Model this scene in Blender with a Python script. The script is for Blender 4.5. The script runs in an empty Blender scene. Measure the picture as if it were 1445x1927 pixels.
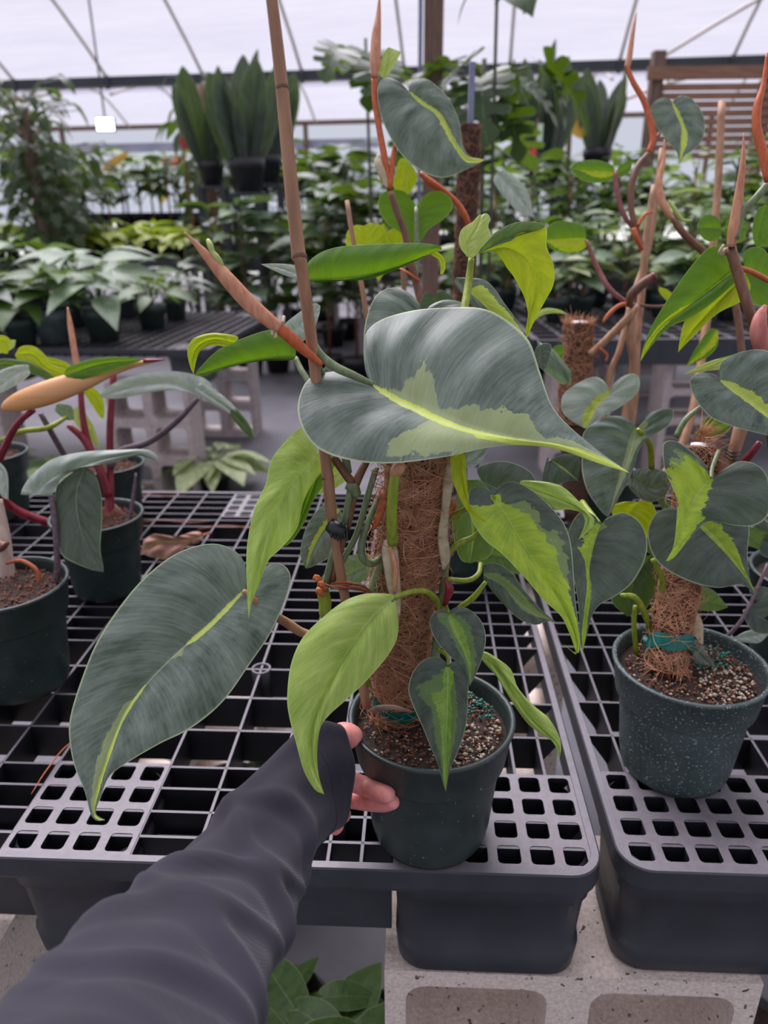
import bpy, bmesh, math, random
import numpy as np
from mathutils import Vector, Matrix
random.seed(7); RN = np.random.RandomState(11)
C = bpy.context.scene.collection
SC = bpy.context.scene
# ------------------------------------------------------------------ camera, world, exposure
F = 1390.0; PITCH = math.radians(22.2); ROLL = 0.010; CAM = np.array([0., 0., 1.302])
fwd = np.array([0, math.cos(PITCH), -math.sin(PITCH)]); r0 = np.array([1., 0, 0]); u0 = np.cross(r0, fwd)
RT = math.cos(ROLL)*r0 - math.sin(ROLL)*u0
UP = math.sin(ROLL)*r0 + math.cos(ROLL)*u0
cd = bpy.data.cameras.new('camera'); cam = bpy.data.objects.new('camera', cd); C.objects.link(cam)
cam.matrix_world = Matrix(((RT[0], UP[0], -fwd[0], CAM[0]), (RT[1], UP[1], -fwd[1], CAM[1]), (RT[2], UP[2], -fwd[2], CAM[2]), (0, 0, 0, 1)))
cd.sensor_fit = 'VERTICAL'; cd.sensor_height = 36.0; cd.lens = F/1927*36
cd.clip_start = 0.02; cd.clip_end = 400
cd.dof.use_dof = True; cd.dof.focus_distance = 0.61; cd.dof.aperture_fstop = 6.2
SC.camera = cam
w = bpy.data.worlds.new('overcast'); SC.world = w; w.use_nodes = True
nt = w.node_tree; bg = nt.nodes['Background']
tc = nt.nodes.new('ShaderNodeTexCoord'); sx = nt.nodes.new('ShaderNodeSeparateXYZ'); rp = nt.nodes.new('ShaderNodeValToRGB')
nt.links.new(tc.outputs['Generated'], sx.inputs[0]); nt.links.new(sx.outputs['Z'], rp.inputs['Fac'])
rp.color_ramp.elements[0].position = 0.0; rp.color_ramp.elements[0].color = (0.80, 0.84, 1.0, 1)
rp.color_ramp.elements[1].position = 0.6; rp.color_ramp.elements[1].color = (0.98, 0.93, 1.0, 1)
nt.links.new(rp.outputs['Color'], bg.inputs['Color']); bg.inputs['Strength'].default_value = 0.50
sd = bpy.data.lights.new('sun', 'SUN'); sd.energy = 5.2; sd.angle = math.radians(50); sd.color = (1, 0.97, 0.95)
so = bpy.data.objects.new('sun', sd); C.objects.link(so); so.rotation_euler = (math.radians(-30), math.radians(-14), 0)
SC.view_settings.view_transform = 'Standard'; SC.view_settings.look = 'None'; SC.view_settings.gamma = 1
SC.view_settings.use_curve_mapping = False; SC.view_settings.exposure = 0.55

# ------------------------------------------------------------------ helpers
def P(x, y, d):                       # a point seen at pixel x, y at depth d metres
    return CAM + (fwd + RT*((x-722.5)/F) - UP*((y-963.5)/F))*d
def onz(x, y, z):
    r = fwd + RT*((x-722.5)/F) - UP*((y-963.5)/F)
    return CAM + r*((z-CAM[2])/r[2])
def depth(p): return float((np.array(p)-CAM) @ fwd)
def srgb(r, g, b):
    f = lambda c: (c/255/12.92) if c/255 <= .04045 else ((c/255+.055)/1.055)**2.4
    return (f(r), f(g), f(b), 1)
def props(o, label=None, cat=None, group=None, kind=None):
    if label: o['label'] = label
    if cat: o['category'] = cat
    if group: o['group'] = group
    if kind: o['kind'] = kind
    return o
def thing(name, loc, label, cat, group=None, rz=0.0):
    o = bpy.data.objects.new(name, None); C.objects.link(o); o.empty_display_size = .05
    o.location = tuple(loc); o.rotation_euler = (0, 0, rz)
    return props(o, label, cat, group)
def link(name, me, parent=None, world=True):
    o = bpy.data.objects.new(name, me); C.objects.link(o)
    if parent is not None: o.parent = parent
    return o
def wloc(p):
    l = np.zeros(3)
    while p is not None: l = l + np.array(p.location); p = p.parent
    return l
def mk(name, V, Fc, mat, parent=None, smooth=True, rel=True):
    """one mesh object; V in world coordinates unless rel=False"""
    V = np.asarray(V, float)
    if parent is not None and rel: V = V - wloc(parent)
    me = bpy.data.meshes.new(name); me.from_pydata(V.tolist(), [], [tuple(int(i) for i in f) for f in Fc])
    if smooth: me.polygons.foreach_set('use_smooth', [True]*len(me.polygons))
    me.materials.append(mat)
    return link(name, me, parent)
class MB:
    def __init__(s): s.v = []; s.f = []; s.n = 0
    def add(s, V, Fc):
        s.v.extend([tuple(p) for p in V]); s.f.extend([tuple(i+s.n for i in f) for f in Fc]); s.n = len(s.v); return s
    def box(s, x0, x1, y0, y1, z0, z1):
        V = [(x, y, z) for z in (z0, z1) for y in (y0, y1) for x in (x0, x1)]
        return s.add(V, [(0, 2, 3, 1), (4, 5, 7, 6), (0, 1, 5, 4), (2, 6, 7, 3), (0, 4, 6, 2), (1, 3, 7, 5)])
    def xf(s, fn): s.v = [tuple(fn(np.array(p))) for p in s.v]; return s
    def out(s, name, mat, parent=None, smooth=False, rel=False): return mk(name, s.v, s.f, mat, parent, smooth, rel)
def cat(pts, n):
    """Catmull-Rom through pts, n+1 samples by chord length"""
    p = np.asarray(pts, float)
    if len(p) == 2: t = np.linspace(0, 1, n+1)[:, None]; return p[0]*(1-t)+p[1]*t
    L = np.r_[0, np.cumsum(np.sqrt((np.diff(p[:, :3], axis=0)**2).sum(1))**.75+1e-9)]; L /= L[-1]
    q = np.vstack([2*p[0]-p[1], p, 2*p[-1]-p[-2]])
    out = []
    for t in np.linspace(0, 1, n+1):
        i = min(max(np.searchsorted(L, t, side='right')-1, 0), len(p)-2)
        u = (t-L[i])/(L[i+1]-L[i]); a, b, c, d = q[i], q[i+1], q[i+2], q[i+3]
        out.append(.5*((2*b)+(-a+c)*u+(2*a-5*b+4*c-d)*u*u+(-a+3*b-3*c+d)*u**3))
    return np.array(out)
def tubegeo(W, R, k=8, flat=1.0, cap=True):
    W = np.asarray(W, float); n = len(W)
    T = np.gradient(W, axis=0); T /= np.linalg.norm(T, axis=1)[:, None]+1e-12
    ref = np.array([0.13, -.9, .41]); V = []; up = ref
    for i in range(n):
        a = np.cross(T[i], up); 
        if np.linalg.norm(a) < 1e-3: a = np.cross(T[i], [1, 0, 0.2])
        a /= np.linalg.norm(a); b = np.cross(a, T[i]); up = b
        for j in range(k):
            th = 2*math.pi*j/k
            V.append(W[i] + R[i]*(a*math.cos(th) + b*math.sin(th)*flat))
    Fc = [(i*k+j, i*k+(j+1) % k, (i+1)*k+(j+1) % k, (i+1)*k+j) for i in range(n-1) for j in range(k)]
    if cap:
        Fc.append(tuple(range(k))[::-1]); Fc.append(tuple((n-1)*k+j for j in range(k)))
    return V, Fc
def tube(parent, name, pts, mat, n=None, k=8, flat=1.0, label=None):
    """pts: (px, py, depth, radius in px of the photo) """
    n = n or max(6, 5*(len(pts)-1))
    p = cat(pts, n)
    W = [P(a[0], a[1], a[2]) for a in p]; R = [max(a[3], .3)*a[2]/F for a in p]
    V, Fc = tubegeo(W, R, k, flat)
    o = mk(name, V, Fc, mat, parent)
    if label: o['label'] = label
    return o
def wtube(parent, name, W, R, mat, k=8, n=None, rel=True):
    if n: q = cat([list(a)+[r] for a, r in zip(W, R)], n); W = q[:, :3]; R = q[:, 3]
    V, Fc = tubegeo(W, R, k); return mk(name, V, Fc, mat, parent, rel=rel)
def lathe(prof, k=48, cx=0, cy=0):
    V = [(cx+r*math.cos(2*math.pi*j/k), cy+r*math.sin(2*math.pi*j/k), z) for r, z in prof for j in range(k)]
    Fc = [(i*k+j, i*k+(j+1) % k, (i+1)*k+(j+1) % k, (i+1)*k+j) for i in range(len(prof)-1) for j in range(k)]
    return V, Fc

# ------------------------------------------------------------------ materials
class NT:
    def __init__(s, name):
        s.m = bpy.data.materials.new(name); s.m.use_nodes = True; s.t = s.m.node_tree
        s.b = s.t.nodes['Principled BSDF']; s.o = s.t.nodes['Material Output']
    def n(s, typ, **kw):
        x = s.t.nodes.new('ShaderNode'+typ)
        for k, v in kw.items():
            if k.startswith('i_'): x.inputs[k[2:].replace('_', ' ')].default_value = v
            else: setattr(x, k, v)
        return x
    def l(s, a, b): s.t.links.new(a, b)
    def math(s, op, a, b=None, c=None, clamp=False):
        x = s.t.nodes.new('ShaderNodeMath'); x.operation = op; x.use_clamp = clamp
        for i, v in enumerate((a, b, c)):
            if v is None: continue
            if hasattr(v, 'links'): s.l(v, x.inputs[i])
            else: x.inputs[i].default_value = v
        return x.outputs[0]
    def mix(s, f, a, b, typ='MIX'):
        x = s.t.nodes.new('ShaderNodeMix'); x.data_type = 'RGBA'; x.blend_type = typ
        for sock, v in ((x.inputs[0], f), (x.inputs[6], a), (x.inputs[7], b)):
            if hasattr(v, 'links'): s.l(v, sock)
            else: sock.default_value = v
        return x.outputs[2]
    def ramp(s, f, stops):
        x = s.t.nodes.new('ShaderNodeValToRGB'); s.l(f, x.inputs[0]); e = x.color_ramp.elements
        while len(e) < len(stops): e.new(.5)
        for q, (p, c) in zip(e, stops): q.position = p; q.color = c
        return x.outputs[0]
    def noise(s, vec=None, scale=5, detail=3, rough=.55):
        x = s.t.nodes.new('ShaderNodeTexNoise'); x.inputs['Scale'].default_value = scale; x.inputs['Detail'].default_value = detail
        x.inputs['Roughness'].default_value = rough
        if vec is not None: s.l(vec, x.inputs['Vector'])
        return x.outputs['Fac']
    def obj(s): return s.n('TexCoord').outputs['Object']
    def bump(s, h, strength=.3, dist=.002):
        x = s.n('Bump'); x.inputs['Strength'].default_value = strength; x.inputs['Distance'].default_value = dist
        s.l(h, x.inputs['Height']); s.l(x.outputs[0], s.b.inputs['Normal']); return x.outputs[0]
def scaled(T, vec, sc):
    x = T.n('Mapping'); T.l(vec, x.inputs['Vector']); x.inputs['Scale'].default_value = sc; return x.outputs[0]
MATS = {}
def plain(name, col, rough=.5, col2=None, scale=40, bump=0.0, stretch=(1, 1, 1), spec=.5, trans=0, detail=4, speck=None, metal=0):
    if name in MATS: return MATS[name]
    T = NT(name); b = T.b; b.inputs['Roughness'].default_value = rough; b.inputs['Specular IOR Level'].default_value = spec
    b.inputs['Metallic'].default_value = metal
    vec = scaled(T, T.obj(), stretch); nz = T.noise(vec, scale, detail)
    c = T.ramp(nz, [(.3, col), (.72, col2 or tuple(min(1, v*1.35) for v in col[:3])+(1,))])
    if speck:
        s2 = T.noise(T.obj(), speck[1], 2, .5)
        f = T.ramp(s2, [(speck[2], (0, 0, 0, 1)), (speck[2]+.05, (1, 1, 1, 1))])
        c = T.mix(f, c, speck[0])
    T.l(c, b.inputs['Base Color'])
    if bump: T.bump(nz, bump, .002)
    if trans:
        tr = T.n('BsdfTranslucent'); T.l(c, tr.inputs[0]); mx = T.n('MixShader'); mx.inputs[0].default_value = trans
        T.l(b.outputs[0], mx.inputs[1]); T.l(tr.outputs[0], mx.inputs[2]); T.l(mx.outputs[0], T.o.inputs[0])
    MATS[name] = T.m; return T.m

def leafmat(name, dark, light, streak, pale, trans=.22, rough=.45, rim=None, streak2=None, spec=.45, stripe=70.):
    """patterned leaf: silky veins along the rulings, a sharp edged streak (attribute vf), a paler zone (attribute pf)"""
    T = NT(name); b = T.b
    uv = T.n('UVMap').outputs[0]; sp = T.n('SeparateXYZ'); T.l(uv, sp.inputs[0])
    av = T.math('ABSOLUTE', sp.outputs[1])
    g = T.n('ObjectInfo').outputs['Random']
    def vec(su, sv):
        x = T.n('CombineXYZ'); T.l(T.math('MULTIPLY', sp.outputs[0], su), x.inputs[0]); T.l(T.math('MULTIPLY', sp.outputs[1], sv), x.inputs[1])
        T.l(T.math('MULTIPLY', g, 50.), x.inputs[2]); return x.outputs[0]
    fine = T.noise(vec(stripe*2.2, 2.2), 1.0, 4, .6); broad = T.noise(vec(13, 1.0), 1.0, 4, .6); blot = T.noise(vec(8, 1.3), 1.6, 4, .6)
    h = T.math('ADD', T.math('MULTIPLY', fine, .3), T.math('ADD', T.math('MULTIPLY', broad, .3), T.math('MULTIPLY', blot, .4)))
    base = T.ramp(h, [(.36, dark), (.62, light)])
    rag = T.math('MULTIPLY', T.math('SUBTRACT', T.noise(vec(26, 4.0), 1.0, 3, .7), .5), .55)
    def field(at):
        a = T.n('Attribute', attribute_name=at).outputs['Fac']
        return T.math('MULTIPLY', T.math('ADD', a, T.math('MULTIPLY', rag, T.math('MINIMUM', T.math('MAXIMUM', T.math('MULTIPLY', av, 2.5), .12), 1.))), 60., clamp=True)
    s2 = streak2 or tuple(v*.62 for v in streak[:3])+(1,)
    sc = T.ramp(T.math('ADD', T.math('MULTIPLY', fine, .4), T.math('MULTIPLY', blot, .6)), [(.38, s2), (.6, streak)])
    pc = T.mix(.45, pale, base)
    c = T.mix(field('pf'), base, pc); c = T.mix(field('vf'), c, sc)
    edge = T.math('MULTIPLY', T.math('SUBTRACT', av, .972), 60., clamp=True)
    c = T.mix(T.math('MULTIPLY', edge, .55), c, rim or srgb(190, 205, 160))
    midl = T.math('SUBTRACT', 1.0, T.math('MULTIPLY', T.math('SUBTRACT', av, .008), 90., clamp=True))
    c = T.mix(T.math('MULTIPLY', midl, .4), c, rim or srgb(190, 205, 160))
    T.l(c, b.inputs['Base Color']); b.inputs['Roughness'].default_value = rough; b.inputs['Specular IOR Level'].default_value = spec
    vn = T.math('SINE', T.math('ADD', T.math('MULTIPLY', sp.outputs[0], 62.), T.math('MULTIPLY', broad, 3.)))
    T.bump(T.math('ADD', h, T.math('MULTIPLY', vn, .16)), .32, .0014)
    tr = T.n('BsdfTranslucent'); T.l(T.mix(.5, c, srgb(150, 190, 20), 'MIX'), tr.inputs[0])
    mx = T.n('MixShader'); mx.inputs[0].default_value = trans
    T.l(b.outputs[0], mx.inputs[1]); T.l(tr.outputs[0], mx.inputs[2]); T.l(mx.outputs[0], T.o.inputs[0])
    MATS[name] = T.m; return T.m
YEL = srgb(196, 212, 84); YEL2 = srgb(150, 176, 50)
SILV = leafmat('silver_leaf', srgb(44, 62, 52), srgb(120, 134, 124), YEL, srgb(168, 184, 120), .10, .42, streak2=srgb(168, 192, 80))
DARK = leafmat('dark_silver_leaf', srgb(38, 52, 44), srgb(88, 100, 92), srgb(170, 196, 50), srgb(140, 165, 90), .10, .45, streak2=srgb(128, 160, 40))
DARKM = leafmat('dark_leaf_green_centre', srgb(36, 50, 42), srgb(82, 96, 84), srgb(134, 166, 62), srgb(104, 140, 62), .10, .42, streak2=srgb(96, 136, 44))
CHAR = leafmat('chartreuse_leaf', srgb(126, 158, 58), srgb(184, 208, 110), srgb(92, 118, 84), srgb(190, 210, 120), .25, .42, rim=srgb(205, 225, 140), streak2=srgb(64, 92, 66), stripe=45.)
UNDER = leafmat('leaf_underside', srgb(48, 96, 10), srgb(82, 132, 20), srgb(190, 205, 20), srgb(120, 150, 40), .42, .5, rim=srgb(170, 200, 110), streak2=srgb(160, 180, 10), stripe=30.)
YELU = leafmat('yellow_leaf', srgb(150, 170, 8), srgb(196, 206, 22), srgb(46, 80, 22), srgb(190, 200, 40), .45, .5, rim=srgb(220, 235, 120), streak2=srgb(36, 66, 20), stripe=30.)
PALE = leafmat('pale_new_leaf', srgb(150, 172, 70), srgb(196, 210, 130), srgb(190, 205, 90), srgb(215, 225, 170), .35, .45, rim=srgb(225, 235, 170))
GREY = leafmat('pale_silver_leaf', srgb(122, 138, 126), srgb(178, 190, 180), YEL, srgb(150, 170, 130), .12, .42, rim=srgb(190, 200, 180))
FARG = leafmat('mid_green_leaf', srgb(44, 72, 34), srgb(86, 118, 58), srgb(150, 170, 60), srgb(120, 150, 70), .3, .45)
SNAKE = leafmat('snake_plant_leaf', srgb(30, 42, 38), srgb(74, 88, 78), srgb(150, 170, 60), srgb(90, 120, 70), .12, .42)
REDB = plain('red_brown_petiole', srgb(112, 58, 54), .45, srgb(150, 92, 86), 160, stretch=(1, 1, .2))
FARD = leafmat('deep_green_leaf', srgb(26, 46, 30), srgb(56, 80, 54), srgb(150, 170, 60), srgb(90, 120, 70), .22, .42)
FARS = leafmat('sage_leaf', srgb(72, 98, 76), srgb(124, 146, 116), srgb(180, 195, 110), srgb(150, 170, 120), .25, .45)
FARY = leafmat('lime_leaf', srgb(120, 140, 22), srgb(190, 200, 60), srgb(200, 210, 60), srgb(190, 200, 100), .4, .5)
FARW = leafmat('cream_variegated_leaf', srgb(90, 120, 70), srgb(200, 208, 160), srgb(225, 225, 190), srgb(190, 200, 150), .3, .5)
FARO = leafmat('orange_leaf', srgb(200, 120, 50), srgb(214, 170, 90), srgb(225, 225, 190), srgb(190, 200, 150), .35, .5)
MONS = leafmat('monstera_leaf', srgb(22, 44, 26), srgb(46, 74, 44), srgb(90, 120, 60), srgb(70, 100, 60), .25, .35)
ORNG = plain('orange_sheath', srgb(178, 78, 36), .45, srgb(206, 112, 60), 300, stretch=(1, 1, .15), trans=.15)
PINKS = plain('pink_sheath', srgb(186, 116, 92), .45, srgb(214, 166, 124), 260, stretch=(1, 1, .2), trans=.15)
BROWN = plain('brown_stem', srgb(88, 58, 44), .45, srgb(126, 84, 56), 200, stretch=(1, 1, .2))
OLIVE = plain('olive_petiole', srgb(82, 98, 66), .42, srgb(124, 140, 96), 220, stretch=(1, 1, .2))
LIMEP = plain('lime_petiole', srgb(120, 138, 30), .4, srgb(160, 176, 60), 220, stretch=(1, 1, .2), trans=.15)
REDS = plain('crimson_stem', srgb(92, 16, 28), .35, srgb(150, 34, 52), 160, stretch=(1, 1, .2))
PURP = plain('purple_petiole', srgb(70, 54, 64), .45, srgb(112, 94, 102), 200)
BAMB = plain('bamboo', srgb(134, 96, 70), .55, srgb(176, 134, 100), 120, stretch=(1, 1, .08), bump=.15)
BAMD = plain('bamboo_node', srgb(96, 66, 48), .6)
CREAM = plain('dry_sheath', srgb(176, 160, 124), .6, srgb(212, 200, 168), 150, trans=.2)
RUST = plain('rusty_bract', srgb(120, 46, 18), .6, srgb(190, 104, 40), 200)
ROOT = plain('aerial_root', srgb(150, 70, 40), .6, srgb(180, 100, 62), 200)
POT = plain('green_pot_plastic', srgb(32, 46, 43), .42, srgb(48, 63, 60), 30, bump=.05, speck=(srgb(120, 140, 138), 260, .70))
POTD = plain('dusty_pot_plastic', srgb(48, 62, 60), .5, srgb(76, 90, 90), 22, bump=.05, speck=(srgb(140, 156, 160), 420, .62))
POTK = plain('black_pot_plastic', srgb(24, 26, 30), .45, srgb(40, 42, 48), 30)
SOIL = plain('potting_soil', srgb(22, 15, 12), .9, srgb(60, 42, 32), 160, bump=.8, detail=6)
BARK = plain('bark_chips', srgb(82, 46, 32), .8, srgb(132, 86, 62), 90)
PERL = plain('perlite', srgb(140, 128, 108), .8, srgb(206, 196, 176), 60)
TEAL = plain('teal_pellets', srgb(0, 92, 80), .4, srgb(10, 130, 112), 60)
TAPE = plain('teal_tie_tape', srgb(0, 92, 84), .35, srgb(8, 128, 116), 60, trans=.2)
COIR = plain('coir_core', srgb(40, 25, 17), .9, srgb(80, 50, 35), 240, bump=.9, detail=6)
FIB = plain('coir_fibre', srgb(126, 80, 56), .7, srgb(184, 136, 102), 80)
FIBO = plain('bright_coir_fibre', srgb(160, 100, 66), .7, srgb(210, 160, 122), 80)
WHITE = plain('white_tube', srgb(200, 196, 192), .5)
BLOCK = plain('cinder_block', srgb(200, 184, 172), .95, srgb(234, 222, 212), 240, bump=1.0, detail=6, speck=(srgb(92, 80, 72), 120, .66))
BLOCKL = plain('pale_cinder_block', srgb(160, 148, 146), .95, srgb(196, 184, 182), 60, bump=.6, detail=6)
WOOD = plain('weathered_wood', srgb(92, 72, 62), .75, srgb(134, 108, 94), 12, stretch=(6, 6, .5), bump=.2)
SLAT = plain('brown_slat_wood', srgb(120, 86, 68), .75, srgb(156, 118, 96), 8, stretch=(.5, 4, 4), bump=.2)
PIPE = plain('grey_hoop_pipe', srgb(196, 190, 176), .4, srgb(214, 208, 196), 6)
BEAM = plain('dark_gutter_metal', srgb(40, 46, 52), .5, srgb(54, 60, 64), 3)
DRY = plain('dry_leaf', srgb(150, 104, 92), .7, srgb(192, 146, 128), 60, trans=.15, bump=.4)
PALES = plain('peeling_pale_stem', srgb(150, 128, 116), .7, srgb(196, 178, 166), 60, stretch=(1, 1, .2), bump=.4)
BLK = plain('black_clip_plastic', srgb(14, 24, 24), .35)

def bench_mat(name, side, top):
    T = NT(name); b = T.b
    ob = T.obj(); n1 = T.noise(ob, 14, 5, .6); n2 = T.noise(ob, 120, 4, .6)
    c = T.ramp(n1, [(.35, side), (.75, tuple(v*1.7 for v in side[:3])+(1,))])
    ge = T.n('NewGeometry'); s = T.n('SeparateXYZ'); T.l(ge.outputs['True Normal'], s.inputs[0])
    up = T.math('MULTIPLY', T.math('SUBTRACT', s.outputs[2], .7), 5., clamp=True)     # sky reflection painted as lighter grey on what faces up
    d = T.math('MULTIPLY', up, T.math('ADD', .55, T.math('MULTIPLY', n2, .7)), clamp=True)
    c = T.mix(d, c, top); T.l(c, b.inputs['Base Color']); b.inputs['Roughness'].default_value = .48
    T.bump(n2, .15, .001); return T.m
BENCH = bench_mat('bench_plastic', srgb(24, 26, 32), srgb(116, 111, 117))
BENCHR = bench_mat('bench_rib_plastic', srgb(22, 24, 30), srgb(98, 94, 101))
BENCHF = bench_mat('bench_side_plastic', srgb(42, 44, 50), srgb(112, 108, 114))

# ------------------------------------------------------------------ leaves
def leafmesh(M, L, R, ns=26, nc=8, bulge=.12, fold=.0, ripple=.0, nr=5, sL=None, sR=None, pL=None, pR=None, sgn=1, wave=0, bow=.10):
    """a blade: midrib M, left and right margins L, R (3D control points, all starting at the sinus, ending at the tip)"""
    M = np.asarray(M, float); L = np.vstack([M[0], L, M[-1]]); R = np.vstack([M[0], R, M[-1]])
    m = cat(M, 60); l = cat(L, ns); r = cat(R, ns)
    s = np.linspace(0, 1, ns+1); ms = s**2.1
    mi = np.array([[np.interp(a, np.linspace(0, 1, 61), m[:, k]) for k in range(3)] for a in ms])
    nrm = np.cross(M[-1]-M[0], l[ns//3]-r[ns//3]); nrm /= np.linalg.norm(nrm)+1e-12
    if nrm @ (CAM-M[0]) < 0: nrm = -nrm
    nrm = nrm*sgn; tipd = (M[-1]-M[0])/(np.linalg.norm(M[-1]-M[0])+1e-9)
    def itp(tab, x):
        if tab is None: return -1.0
        a = np.array(tab); return float(np.interp(x, a[:, 0], a[:, 1]))
    V = []; UV = []; VF = []; PF = []
    for i in range(ns+1):
        for j in range(-nc, nc+1):
            v = abs(j)/nc; E = l[i] if j < 0 else r[i]
            p = mi[i]*(1-v)+E*v; wd = np.linalg.norm(E-mi[i]); p = p-tipd*(wd*bow*math.sin(math.pi*v)*min(1, 3*s[i])*min(1, 2.5*(1-s[i])))
            off = bulge*wd*math.sin(math.pi*min(v*.9+.0, 1))*(1-.3*v) - fold*wd*(1-v)
            off += ripple*wd*math.sin(nr*2*math.pi*s[i] + (0 if j < 0 else .6))*math.sin(math.pi*v*.8) + wave*wd*v*v*math.sin(3*2*math.pi*s[i]+(1.5 if j < 0 else 0))
            V.append(p+nrm*off); UV.append((s[i], v*(-1 if j < 0 else 1)))
            q = s[i]**(1.68*(1-v)+v)
            VF.append(itp(sL if j < 0 else sR, q)-v if j != 0 else max(itp(sL, q), itp(sR, q)))
            PF.append(itp(pL if j < 0 else pR, q)-v if j != 0 else max(itp(pL, q), itp(pR, q)))
    k = 2*nc+1
    Fc = [(i*k+j, i*k+j+1, (i+1)*k+j+1, (i+1)*k+j) for i in range(ns) for j in range(k-1)]
    return np.array(V), Fc, UV, VF, PF
def leafobj(name, geo, mat, parent, rel=True):
    V, Fc, UV, VF, PF = geo
    if parent is not None and rel: V = V - wloc(parent)
    me = bpy.data.meshes.new(name); me.from_pydata(np.asarray(V).tolist(), [], Fc)
    me.polygons.foreach_set('use_smooth', [True]*len(me.polygons))
    u = me.uv_layers.new(name='UVMap'); idx = np.empty(len(me.loops), int); me.loops.foreach_get('vertex_index', idx)
    u.data.foreach_set('uv', np.array(UV)[idx].ravel())
    for nm, A in (('vf', VF), ('pf', PF)):
        a = me.attributes.new(nm, 'FLOAT', 'POINT'); a.data.foreach_set('value', np.array(A, float))
    me.materials.append(mat)
    return link(name, me, parent) if parent is not None or rel else me
def leaf(parent, mid, L, R, mat, d=.6, g=(0, 0), name='leaf', label=None, fold=.06, dL=0, dR=0, dT=0, **kw):
    """outline in photo pixels; d = depth at the sinus, g = depth change per 100 px right / down, dL dR dT = extra depth (cm) at margins and tip"""
    x0, y0 = mid[0][0], mid[0][1]
    def W(pts, ex=0):
        o = []; n = len(pts)
        for i, p in enumerate(pts):
            dd = d + g[0]*(p[0]-x0)/100 + g[1]*(p[1]-y0)/100 + (p[2]/100 if len(p) > 2 else 0)
            t = (i+1)/(n+1); dd += ex/100*math.sin(math.pi*t)
            o.append(P(p[0], p[1], dd))
        return o
    n = len(mid); M = []
    for i, p in enumerate(mid):
        dd = d + g[0]*(p[0]-x0)/100 + g[1]*(p[1]-y0)/100 + (p[2]/100 if len(p) > 2 else 0) + dT/100*(i/(n-1))**2
        M.append(P(p[0], p[1], dd))
    if dT:
        L = [(p[0], p[1], (p[2] if len(p) > 2 else 0)+dT*((i+1)/(len(L)+1))**2) for i, p in enumerate(L)]
        R = [(p[0], p[1], (p[2] if len(p) > 2 else 0)+dT*((i+1)/(len(R)+1))**2) for i, p in enumerate(R)]
    o = leafobj(name, leafmesh(M, W(L, dL), W(R, dR), fold=fold, **kw), mat, parent)
    if label: o['label'] = label
    return o
def crop(x0, y0, s): return lambda *pts: [(x0+a/s, y0+b/s) for a, b in pts]

# ------------------------------------------------------------------ pots, soil, poles, blocks, benches
def pot(parent, r, h, mat, taper=.74, soil=.018, seed=1, chips='mix', k=48, base=None):
    """nursery pot at the parent's origin (local coordinates): body with rim band and step, soil, litter on the soil"""
    rb = r*taper; zb = h*.70
    rr = lambda z: rb+(r-rb)*z/h
    prof = [(0.0, .004), (rb*.86, .004), (rb*.96, .001), (rb, .006), (rr(.02), .02), (rr(zb)-.0040, zb-.0045), (rr(zb)-.0036, zb-.0030), (rr(zb)+.0008, zb-.0006), (rr(zb)+.0014, zb+.0012), (rr(h*.97)+.001, h*.965),
            (r+.0022, h*.972), (r+.0026, h*.99), (r+.0005, h), (r-.0022, h*.995), (r-.003, h*.96), (rr(zb)-.003, zb), (rr(h-soil)-.004, h-soil-.012)]
    prof = prof[:15]+[(rr(h-soil-.01)-.0032, h-soil-.012)]
    V, Fc = lathe(prof, k); mk('pot', V, Fc, mat, parent, rel=False)
    rs = rr(h-soil)-.0028; rng = np.random.RandomState(seed)
    rings = 9; V = [(0, 0, h-soil+.004)]; Fc = []; kk = 40
    for i in range(1, rings+1):
        for j in range(kk):
            a = 2*math.pi*j/kk; rad = rs*i/rings
            V.append((rad*math.cos(a), rad*math.sin(a), h-soil+(rng.rand()*.006-.002)*(1 if i < rings else 0)+.004*(1-i/rings)))
    Fc = [(0, 1+j, 1+(j+1) % kk) for j in range(kk)]+[(1+(i-1)*kk+j, 1+i*kk+j, 1+i*kk+(j+1) % kk, 1+(i-1)*kk+(j+1) % kk) for i in range(1, rings) for j in range(kk)]
    soil_o = mk('soil', V, Fc, SOIL, parent, rel=False)
    def litter(nm, mat_, n, size, sector=None):
        size *= .72; n = int(n*1.5)
        b = MB()
        for _ in range(n):
            rad = rs*.97*math.sqrt(rng.rand()); a = rng.rand()*6.283
            if sector: a = sector[0]+(rng.rand()-.5)*sector[1]
            s = size*(.5+rng.rand()); c = np.array([rad*math.cos(a)*.95, rad*math.sin(a)*.95, h-soil+.003+rng.rand()*.004])
            v = [c+s*np.array(q)*(.7+.6*rng.rand()) for q in ((1, 0, 0), (-1, 0, .2), (0, 1, 0), (0, -1, 0), (.1, 0, .9), (0, 0, -.9))]
            b.add(v, [(0, 2, 4), (2, 1, 4), (1, 3, 4), (3, 0, 4), (2, 0, 5), (1, 2, 5), (3, 1, 5), (0, 3, 5)])
        o = b.out(nm, mat_, soil_o, smooth=True); o['kind'] = 'stuff'
    if chips: litter('bark_chips', BARK, 420 if chips != 'light' else 80, .0024)
    if chips in ('mix', 'perlite'):
        litter('perlite', PERL, 110, .0019); litter('fertiliser_pellets', TEAL, 150, .0022, (0.9, 1.5)); litter('perlite', PERL, 90, .0026, (5.6, 1.6))
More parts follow.
